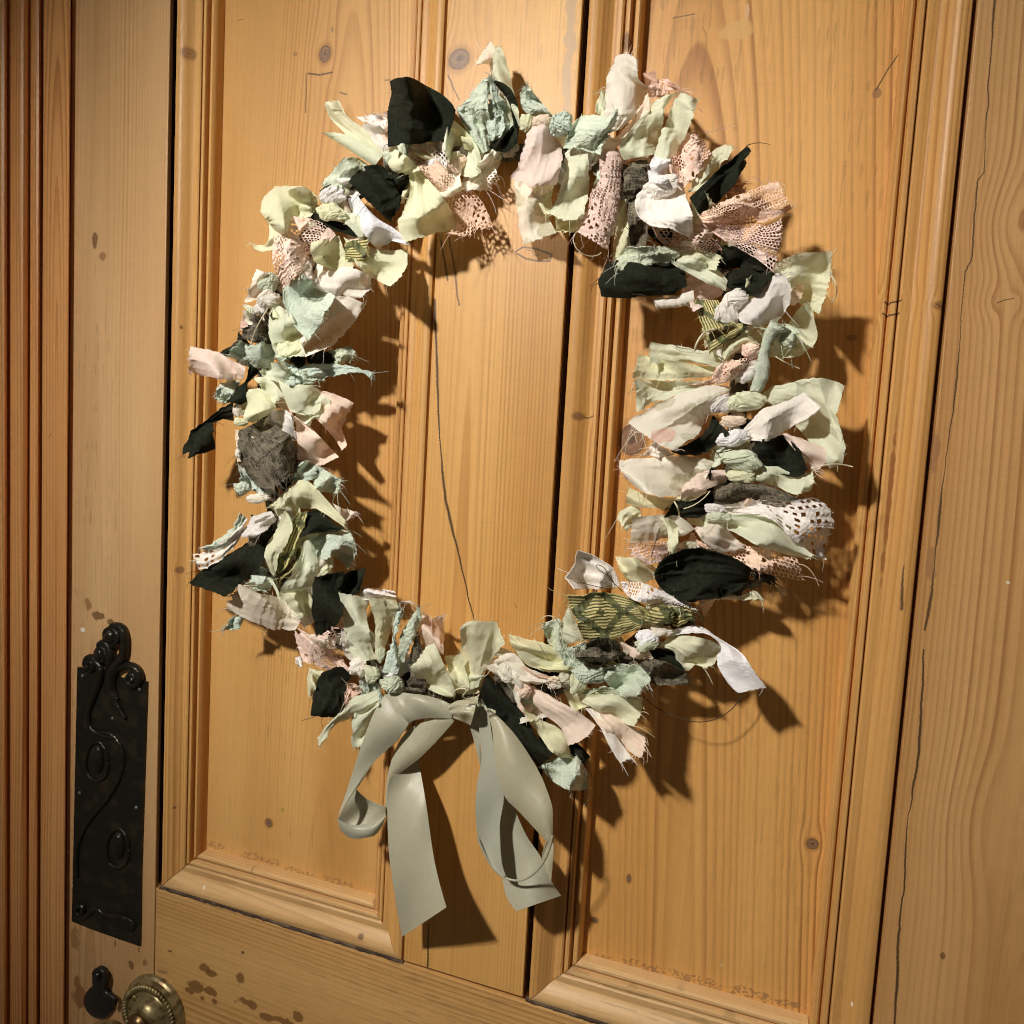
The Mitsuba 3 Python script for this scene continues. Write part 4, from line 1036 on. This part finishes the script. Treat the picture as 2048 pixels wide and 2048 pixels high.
P('F', '7', '1420,430 1290,390 1170,310 1060,242 928,238', '1330,440 1250,420 1150,340 1060,300 950,252', 6.0, fr=4, b=0.25)
P('F', '7', '1300,420 1150,330 1010,320', '1200,580 1150,480 1030,380', 5.4, b=0.2, fr=4)
P('B', '7', '1030,400 1130,520 1240,640 1300,750 1425,830', '990,520 1080,660 1200,780 1312,922', 5.0, b=0.1, pl=1)
P('B', '7', '1480,780 1540,800 1600,870', '1440,800 1500,860 1550,920', 1.5)
# bottom right
P('M', '6', '240,1560 400,1490 470,1480 562,1590', '280,1570 340,1650 470,1705 552,1706', 3.2, fr=10, b=0.3)
P('G', '6', '140,1165 280,1260 400,1330 455,1480', '180,1260 280,1390 330,1460 462,1505', 4.2, b=0.2)
P('P', '6', '205,1035 340,1110 480,1190 617,1290', '215,1150 300,1230 400,1320 438,1422', 7.2, tip='545,1380', b=0.22, pl=0, tl=0.1)
N('P', '6', '155,1060', (62, 58), 6.8)
N('F', '6', '60,960', (95, 70), 6.2, -0.6)
P('C', '6', '545,1180 640,1300 720,1450 775,1532', '620,1180 720,1320 800,1430 852,1500', 6.2, b=0.1, fr=4)
P('P', '6', '590,1170 760,1240 938,1360', '640,1290 780,1420 905,1502', 5.6, tip='932,1440', fr=7, b=0.12)
P('G', '6', '495,1085 700,1085 918,1108', '520,1135 700,1230 862,1297', 6.0, tip='912,1210', b=0.18, fr=3)
N('G', '6', '500,1020', (60, 80), 6.6)
N('C', '6', '350,1020', (55, 40), 6.2)
N('P', '6', '345,1000', (38, 34), 6.8)
N('F', '6', '420,990', (45, 45), 6.6)
P('G', '6', '480,930 400,850 220,780 60,702', '445,945 300,942 160,890 85,765', 5.2, b=0.15)
P('C', '6', '10,790 120,850 200,960 330,1000', '-20,900 60,960 150,1000 250,1030', 6.4, fr=4)
P('M', '6', '480,900 440,800 372,598 295,625', '400,860 310,750 285,680', 5.6, fr=6, b=0.25)
P('G', '6', '425,770 395,660 440,520', '535,740 500,640 452,540', 6.2)
P('M', '6', '410,900 420,800 500,770', '500,930 540,880 545,780', 6.0, fr=5)
P('J', '6', '955,545 860,488 700,440 428,455', '962,600 845,692 720,737 540,737', 7.2, tip='470,560', b=0.12, pl=1, pa=0.04, tl=0.05, und=0.06, fr=6, v0=0.004)
N('J', '6', '1035,580', (95, 72), 8.2, 0.2)
P('J', '6', '1100,520 1170,530 1245,545', '1110,650 1180,650 1235,620', 6.4, fr=9, rough=4)
P('R', '6', '770,400 720,272 640,220 500,163', '690,405 600,412 480,412', 5.6, tip='468,290 422,335', b=0.08, fr=2)
P('N', '6', '770,365 900,370 1050,430 1265,540', '800,430 900,500 1050,510 1240,562', 5.8, b=0.3, fr=3)
P('B', '6', '992,315 1060,205 1230,146 1420,180 1630,288', '1000,350 1080,440 1200,492 1380,472 1560,400', 7.4, b=-0.20, pl=0, und=0.08, fr=8, rough=2)
P('B', '6', '1080,430 1250,400 1400,350', '1100,460 1250,490 1400,470', 7.0, b=0.3)
P('G', '6', '1290,500 1480,450 1640,430 1692,475', '1250,540 1400,482 1560,485 1680,482', 3.6, fr=3)
P('K', '6', '1480,420 1560,360 1700,345', '1500,470 1600,420 1740,360', 3.0, fr=8, rough=5)
P('G', '6', '1010,275 860,213 742,204', '1010,350 900,367 820,362', 5.6, tip='770,280', b=0.3)
P('K', '6', '640,905 500,865 470,820 560,760', '690,885 785,820 745,745', 6.8, tip='640,728', b=0.2, pl=3, pa=0.10, fr=8, rough=4)
P('K', '6', '755,810 900,850 1050,880 1198,950', '775,900 930,955 970,1012 1212,1027', 4.8, fr=4, b=0.12)
N('W', '6', '950,725', (75, 62), 6.6)
N('G', '6', '945,760', (72, 55), 7.4, 0.2)
N('C', '6', '1040,680', (70, 40), 6.0)
P('P', '6', '745,735 860,785 945,822', '785,795 880,862 930,865', 6.0, b=0.3)
P('R', '6', '1085,690 1250,648 1400,720 1560,830 1625,930 1713,1050', '1100,720 1300,695 1420,775 1390,870 1460,1000 1538,1082', 5.6, tip='1650,1055', b=0.15, pl=0, tl=0.2)
P('G', '6', '1030,780 1100,715 1250,715 1425,780', '1060,790 1130,830 1150,910 1212,940', 5.0, tip='1385,890 1330,925 1260,898', b=0.15)
P('B', '6', '950,790 1130,820 1190,950', '990,860 1090,890 1150,930', 3.8)
N('M', '6', '575,960', (110, 78), 7.0, 0.1, n=8)
P('M', '6', '635,945 740,903 860,898 972,1000', '660,975 740,1070 832,1118', 7.0, tip='890,1075', b=-0.2, pl=2, fr=8, rough=4)
P('M', '6', '520,1100 620,1040 720,1050', '560,1110 700,1090 860,1120', 5.4)
# --- right side, seen from the upper knot down
P('G', '5', '1000,365 800,320 600,288 488,268', '950,440 700,405 480,412', 4.2, tip='480,340', b=0.12, pl=2, fr=3, g='c1')
P('G', '5', '905,430 650,400 408,353', '890,490 650,517 368,502', 5.0, tip='388,440', b=0.15, pl=1, g='c1')
P('G', '5', '920,525 600,518 383,508', '770,585 560,645 396,722', 3.6, tip='392,620', b=0.08, pl=1)
P('L', '5', '720,540 880,500 960,405 1110,375', '800,560 930,535 1060,490 1125,430', 5.8, b=0.45, pl=2, rough=2)
N('L', '5', '985,470', (85, 62), 6.2, 0.6)
N('C', '5', '1090,490', (62, 45), 5.4, 0.3)
N('C', '5', '1140,440', (50, 40), 4.8, 0.8)
P('G', '5', '905,365 1000,260 1100,215', '950,395 1080,330 1175,285', 5.2, b=0.5, pl=2)
N('L', '5', '1130,330', (55, 60), 5.4)
P('J', '5', '755,0 795,90 832,205', '920,0 965,90 1030,150', 5.6, b=0.2, pl=1, fr=4)
P('J', '5', '845,230 950,165 1080,150', '865,355 960,292 1080,205', 6.0, b=0.4, pl=1, fr=4)
P('G', '2', '1210,1285 1080,1225 948,1150', '1220,1235 1130,1155 988,1130', 6.2, b=0.2)
P('M', '5', '1125,585 1165,470 1195,330 1218,220 1258,140', '1205,590 1245,480 1255,360 1285,240 1385,185', 7.4, tube_=True, g='c2')
P('M', '5', '1255,145 1360,158 1440,190', '1285,235 1340,290 1415,312', 6.4, fr=8, rough=4, b=0.2, g='c2')
P('G', '5', '1240,365 1300,250 1420,85 1502,13', '1280,372 1390,380 1522,312 1552,230 1538,90', 4.6, b=-0.25, pl=1)
P('C', '2', '1250,1370 1320,1335 1400,1270 1462,1198', '1280,1432 1370,1450 1482,1402 1532,1280', 6.4, tip='1502,1208', b=0.25, pl=1, tl=0.2)
P('P', '2', '1490,1345 1480,1300 1468,1228', '1540,1355 1570,1310 1587,1250', 5.8, b=-0.15)
N('C', '2', '1245,1335', (66, 56), 5.0, 0.7, n=7)
N('C', '2', '1210,1420', (60, 70), 5.0)
P('B', '2', '1180,1240 1250,1188 1400,1162 1455,1190', '1230,1275 1330,1305 1415,1245', 4.6, b=0.2)
P('G', '2', '1400,1230 1480,1138 1600,1103 1723,1094', '1480,1310 1560,1340 1662,1397', 3.8, tip='1715,1230', b=0.1, fr=4)
P('C', '2', '1055,1282 960,1303 863,1323', '1062,1348 980,1362 880,1379', 4.4, tube_=True, fr=0)
P('B', '2', '1000,1128 850,1138 638,1152', '1025,1258 880,1312 610,1312', 5.4, tip='594,1235', b=0.42, pl=0, und=0.06)
P('M', '2', '990,1075 850,1073 680,1108', '985,1125 850,1155 700,1205', 6.2, fr=10, rough=4, b=0.3)
P('G', '2', '975,1085 1080,1085 1190,1115', '1000,1145 1080,1175 1165,1185', 5.2, b=0.3)
# upper right
P('C', '2', '640,520 618,400 648,250 678,150', '700,505 800,390 828,300 785,250 792,172', 4.8, tip='735,133', b=0.28, pl=1)
P('G', '2', '580,420 600,330 625,308', '625,445 640,350', 3.0)
P('Q', '2', '835,340 812,232', '890,320 872,220', 2.0)
P('L', '2', '840,350 850,300 930,258', '920,350 970,310 1062,362', 3.4, fr=6, rough=4)
P('P', '2', '650,565 720,515 790,405 835,330', '725,570 785,490 845,395', 4.4, fr=4)
P('G', '2', '720,652 698,590 780,460 860,380 930,338', '865,625 905,500 925,400 995,322', 5.8, b=0.25, pl=1, g='c3')
P('G', '2', '860,645 905,500 945,380 990,322', '940,670 1005,560 1052,420 1078,360', 5.6, b=0.22, pl=1, g='c3')
P('W', '2', '865,630 838,700 838,760', '945,650 925,720 940,770', 6.2, b=0.5, pl=2)
N('W', '2', '900,785', (85, 58), 7.2, 0.2)
P('W', '2', '835,765 780,850 788,910 850,967', '985,740 1032,850 1052,940 1052,1032', 7.2, tip='950,985', b=0.22, pl=1, tl=-0.1)
P('L', '2', '590,620 600,740 550,850 493,1000', '712,600 708,750 692,900 640,1082', 5.6, tube_=True, fr=6)
N('K', '2', '770,745', (62, 75), 6.0, 0.5)
P('K', '2', '715,800 740,930 750,1085', '805,800 832,950 832,1085', 4.8, b=0.3)
P('K', '2', '750,660 770,700', '835,650 830,710', 5.4)
P('G', '2', '700,850 668,980 668,1132', '755,830 748,970 742,1092', 3.6)
P('L', '2', '935,700 958,600 1020,530 1062,518', '1000,795 1085,690 1142,620', 4.4, tip='1105,560', fr=3)
P('G', '2', '1025,810 1090,700 1180,590 1212,578', '1080,800 1185,680 1252,600', 4.2, b=0.25)
P('B', '2', '1035,835 1130,748 1230,660 1312,583', '1085,915 1180,855 1262,745 1312,662', 6.0, tip='1337,605 1290,645', b=0.15, pl=1)
P('L', '2', '1075,915 1200,858 1330,800 1462,755', '1110,965 1250,965 1400,945 1532,890', 5.8, tip='1492,820', fr=5, b=0.3)
P('L', '2', '1100,930 1250,965 1380,965 1482,930', '1090,965 1200,1035 1330,1112 1440,1192', 5.0, tip='1478,1060', lace='big', fr=2, b=0.1)
P('L', '2', '1190,810 1235,755', '1300,810 1312,765', 2.4, fr=3)
P('L', '2', '855,965 900,1050 1000,1090 1135,1113', '1050,935 1125,1000 1192,1080', 5.0, b=0.25, lace='big', fr=3)
P('B', '2', '1130,1080 1300,1060 1450,1140', '1150,1180 1300,1170 1420,1190', 2.2)
# mint and pink at the top
P('M', '2', '455,520 520,440 620,428 690,408', '425,595 520,605 605,628', 6.2, tip='683,480 620,560', fr=4, b=0.3, pl=1)
N('M', '2', '415,480', (60, 58), 6.0, 0.4, n=8)
P('M', '2', '355,425 280,440 220,380 228,308', '375,450 340,392 290,342 262,298', 4.6, fr=4, b=0.3)
P('P', '2', '288,470 240,560 220,650 168,735', '362,460 412,560 422,650 392,772', 6.6, tip='270,775', b=0.25, pl=1)
N('P', '2', '320,462', (48, 32), 7.0)
N('G', '2', '248,475', (34, 48), 5.4)
P('O', '2', '188,745 200,900 238,1062', '290,770 330,880 392,1002', 2.6, b=0.1)
P('G', '2', '265,770 300,840 330,912', '385,760 372,850 382,905', 4.0)
P('G', '2', '458,635 420,770 350,905', '545,620 552,800 520,935', 5.4, tip='430,947', b=0.25, pl=1, fr=3)
P('G', '2', '380,890 388,1000', '512,925 492,1002', 3.2)
# --- right middle
P('F', '5', '1010,565 900,546 620,638 342,792', '985,600 880,722 820,822 652,977', 6.2, tip='430,860 560,942', b=0.15, pl=1, fr=9)
N('G', '5', '1100,655', (118, 72), 7.0, 0.05)
N('C', '5', '945,672', (78, 66), 6.0, 0.4)
N('P', '5', '1020,785', (80, 42), 5.2, 0.1)
P('G', '5', '1190,610 1320,550 1580,500 1737,553', '1230,665 1330,725 1500,900 1640,1088', 3.6, tip='1685,735 1742,950 1722,1055', b=0.14, pl=1, fr=3)
P('R', '5', '1085,830 1200,720 1330,660 1476,595', '1120,905 1230,902 1400,812 1582,690', 7.0, b=0.15, pl=1, fr=0)
N('R', '5', '1020,890', (100, 62), 7.2, 0.25)
P('B', '5', '890,740 820,850 615,972', '985,850 850,970 690,1000', 4.2, b=0.1)
P('B', '5', '1130,930 1250,885 1345,866', '1170,1050 1400,1127 1495,1090', 5.0, tip='1440,960', b=0.1, pl=1)
P('P', '5', '1325,850 1450,885 1645,968', '1360,900 1450,1005 1545,1105', 5.6, tip='1600,1062', b=0.35, pl=1, fr=4)
P('F', '5', '895,1040 700,1005 450,1010 287,1033', '825,1185 680,1275 480,1245 325,1150', 5.8, tip='283,1080', b=0.15, pl=1, tl=0.2, fr=4)
P('P', '5', '965,1095 800,1110 690,1220', '985,1155 850,1222 680,1285', 6.4, b=0.35)
P('W', '5', '640,1000 510,908', '570,1015 445,1002', 4.6, fr=4)
N('G', '5', '1065,1030', (125, 78), 7.2, -0.1, n=7)
N('G', '5', '1070,1135', (90, 50), 6.4)
P('G', '5', '1145,1095 1260,1058 1420,1118 1532,1108', '1155,1165 1300,1205 1420,1252 1522,1222', 5.2, tip='1542,1170', b=0.2)
P('K', '5', '885,1230 1030,1180 1190,1188 1410,1270', '900,1295 1050,1312 1250,1305 1430,1292', 5.8, b=0.3)
P('B', '5', '900,1225 800,1265 640,1300', '890,1335 750,1405 560,1425', 3.4)
P('G', '5', '870,1225 600,1270 348,1205', '760,1295 560,1345 328,1312', 4.8, b=0.25)
P('F', '5', '770,1475 600,1375 365,1400', '700,1520 560,1545 358,1562', 4.4, fr=3)
P('G', '5', '410,1320 330,1350 270,1410', '430,1400 380,1440 335,1495', 4.0, b=0.35)
P('G', '5', '535,1390 592,1480 600,1612', '645,1430 668,1520 652,1645', 6.0, b=0.15)
P('L', '5', '660,1555 500,1548 343,1570', '690,1625 560,1692 402,1717', 4.6, tip='370,1650', fr=3)
P('N', '5', '850,1320 1100,1300 1400,1288 1565,1283', '980,1380 1250,1410 1450,1600 1620,1672', 5.4, tip='1642,1330 1673,1450 1600,1580', lace='holes', fr=3, b=0.1)
P('G', '5', '865,1390 1100,1375 1330,1400 1440,1560 1537,1640', '850,1455 1000,1485 1200,1590 1500,1672', 6.4, b=0.2, pl=2)
N('G', '5', '925,1400', (75, 38), 7.0)
P('C', '5', '765,1470 900,1445 1030,1530', '815,1545 950,1622 1095,1605', 6.0, b=0.35, pl=2)
N('N', '5', '900,1345', (60, 38), 6.6)
P('L', '5', '775,1540 960,1595 1150,1580 1432,1670', '800,1590 1000,1682 1200,1762 1462,1807', 5.0, tip='1452,1750', lace='big', fr=5, b=0.2)
P('K', '5', '1130,1725 1220,1700 1290,1790', '1120,1770 1180,1800 1250,1830', 2.4, fr=8, rough=5)
# filler knots round the ring, so that no bare ring shows
gk = np.random.default_rng(77)
for k in range(0, 240, 4):
    c = rl[k % 240] + gk.normal(size=2) * 14
    mt = 'GCMWBPGFGK'[int(gk.integers(0, 10))]
    TILES['x'] = (0, 0, 1.0)
    N(mt, 'x', f'{c[0]},{c[1]}', (gk.uniform(18, 28), gk.uniform(16, 24)), 0, gk.uniform(-1.5, 1.5), h=0.0115)
# short under-strips that lie flat against the ring and fill the gaps between the knots
for k in range(0, 240, 3):
    c = rl[k]
    tg = rl[(k + 2) % 240] - rl[k - 2]
    tg /= np.linalg.norm(tg)
    nr = np.array([-tg[1], tg[0]]) * (1 if (k // 3) % 2 else -1)
    nr = nr * 0.95 + tg * gk.normal() * 0.35
    w0, w1, l = gk.uniform(10, 17), gk.uniform(20, 40), gk.uniform(46, 92)
    if np.dot(nr, rl[k] - np.array([1010, 830])) > 0:
        l = min(l, 62)          # shorter on the outside of the ring
    a0, a1, b0, b1 = c - tg * w0 - nr * 8, c - tg * w1 + nr * l, c + tg * w0 - nr * 8, c + tg * w1 + nr * l
    s2 = lambda *q: ' '.join(f'{x:.1f},{y:.1f}' for x, y in q)
    P('GMCBGWKGPF'[int(gk.integers(0, 10))], 'x', s2(a0, a1), s2(b0, b1), 0.4 + 1.2 * gk.random(), fr=1)
flush(wreath)
BATCH.clear()
ORDER.clear()

# --- satin bow
bow = key_of('bow', wreath)
labels[bow] = {'label': 'sage satin bow tied at the foot of the wreath'}


def S(name, L, R, lay, tip=None, g=None, **o):
    o = {'b': 0.03, 'thick': 0.00035, 'wv': 0.07, **o}
    P('S', '7', L, R, lay, tip, g=g, name=name, parent=bow, **o)


S('left_loop', '830,575 700,528 560,512 468,523', '838,655 720,652 640,662 600,682', 9, g='l', hr=0.0256, ht=0.0288, b=0.22)
S('left_loop', '468,523 400,640 320,860 245,1090 207,1200', '600,682 540,770 400,905 335,1010 300,1042', 9, g='l', hr=0.0288, ht=0.0400, b=0.10, tl=-0.30, tw=-0.2)
S('left_loop', '304,1038 370,1100 472,1140', '208,1215 300,1243 472,1198', 8, g='l', hr=0.0320, ht=0.0240, b=-0.12)
S('left_loop', '207,1205 300,1243 400,1225 472,1196', '222,1268 300,1318 400,1305 470,1205', 9, g='l', hr=0.0400, ht=0.0272, b=0.3)
S('left_loop', '838,652 660,682 560,762 505,885 478,1010 470,1190', '850,670 760,772 650,882 570,942 510,992 490,1190', 8, g='l', hr=0.0248, ht=0.0208, b=0.25)
S('left_tail', '500,975 480,1080 488,1350 518,1600 563,1860', '652,880 692,1100 742,1440 807,1697', 7, g='t', hr=0.0176, ht=0.0384, b=0.08, tl=0.05, tw=0.75)
S('right_loop', '1000,588 988,720 1003,860 980,1000 968,1150 983,1320 1040,1440 1125,1528', '1040,610 1062,760 1090,920 1125,1085 1102,1250 1105,1350 1112,1440 1135,1522', 8, g='r', hr=0.0256, ht=0.0432, b=-0.08)
rim = smooth_line(px('7', '983,1320 1040,1440 1130,1532 1212,1547 1300,1500 1360,1415 1393,1300'), 60)
rm = tube(at(rim, -np.linspace(0.040, 0.044, 60)), 0.00085, 6)
add('right_loop_edge', rm, 'sage_satin', bow, smooth=True, uv=np.tile([999.1, 0.0], (len(rm.vertices), 1)))
S('right_loop', '1008,585 1058,700 1078,900 1130,1085 1205,1165 1362,1335', '1040,600 1150,700 1262,850 1352,1020 1396,1180 1393,1310', 9, g='r', hr=0.0264, ht=0.0400, b=0.22, tl=-0.10, tw=0.15)
S('right_tail', '1110,1060 1100,1230 1105,1350 1128,1600 1194,1717', '1185,1150 1250,1300 1330,1420 1382,1540 1442,1632', 6, g='q', hr=0.0160, ht=0.0272, b=0.16, tw=-0.4)
S('right_tail', '1362,1335 1335,1440 1380,1545', '1395,1200 1399,1360 1386,1545', 6.2, g='q', hr=0.0208, ht=0.0240)
S('right_tail', '935,690 960,780 1000,935', '992,690 995,800 1004,860', 6, g='q', hr=0.0208, ht=0.0208)
S('knot', '815,590 880,553 980,547', '848,652 900,672 942,692', 9.6, g='k', hr=0.0288, ht=0.0312, b=0.60, pl=2, pa=0.09)
S('knot', '942,692 955,610 1008,588', '990,695 1003,645 1020,602', 9, g='k', hr=0.0240, ht=0.0264, b=-0.3)
flush(wreath)

# --- loose threads
for tile, s, m, r, h in (('6', '915,1090 1000,1170 1130,1235 1300,1268 1440,1225 1560,1080', 'thread', 0.00032, 0.008), ('6', '500,380 640,400 740,395 700,330 640,290 620,258 650,262 700,330 760,400 790,430', 'thread', 0.00025, 0.052),
                         ('6', '960,520 1060,505 1180,530 1250,560', 'thread', 0.0003, 0.060), ('5', '770,328 800,250 850,200 900,190', 'pale_thread', 0.0007, 0.05),
                         ('5', '640,1300 665,1350 672,1400', 'pale_thread', 0.0005, 0.05), ('5', '700,1345 800,1300 870,1230', 'pale_thread', 0.00035, 0.05), ('5', '820,985 920,985 1070,945', 'thread', 0.0003, 0.055),
                         ('5', '1520,1090 1640,1060 1790,1075', 'pale_thread', 0.0004, 0.045), ('3', '720,60 660,160 620,240 590,340', 'pale_thread', 0.0004, 0.05), ('2', '1720,1210 1745,1260 1725,1340', 'pale_thread', 0.0004, 0.03),
                         ('2', '1450,1600 1520,1640 1570,1660', 'pale_thread', 0.0003, 0.04), ('2', '490,1000 480,1060 530,1110 610,1100', 'pale_thread', 0.0003, 0.03), ('2', '760,1300 900,1400 930,1500 1080,1560', 'thread', 0.00018, 0.03),
                         ('1', '800,920 820,900 860,882', 'thread', 0.0003, 0.05), ('7', '1330,105 1400,95 1430,130 1450,200', 'pale_thread', 0.0003, 0.045), ('7', '1290,215 1330,260 1360,330', 'pale_thread', 0.0003, 0.05),
                         ('7', '855,520 880,490 920,500 900,530 940,545 980,500', 'pale_thread', 0.0005, 0.052), ('7', '880,500 920,480 950,510 990,505', 'pale_thread', 0.0005, 0.053)):
    q = smooth_line(px(tile, s), 50)
    add('loose_thread', tube(at(q, -h - 0.004 * np.sin(np.linspace(0, 5, len(q)))), r, 5), m, wreath, smooth=True)

for k, d in list(scene.items()):
    if d.get('type') == 'principled':
        scene[k] = {'type': 'twosided', 'bsdf': d}
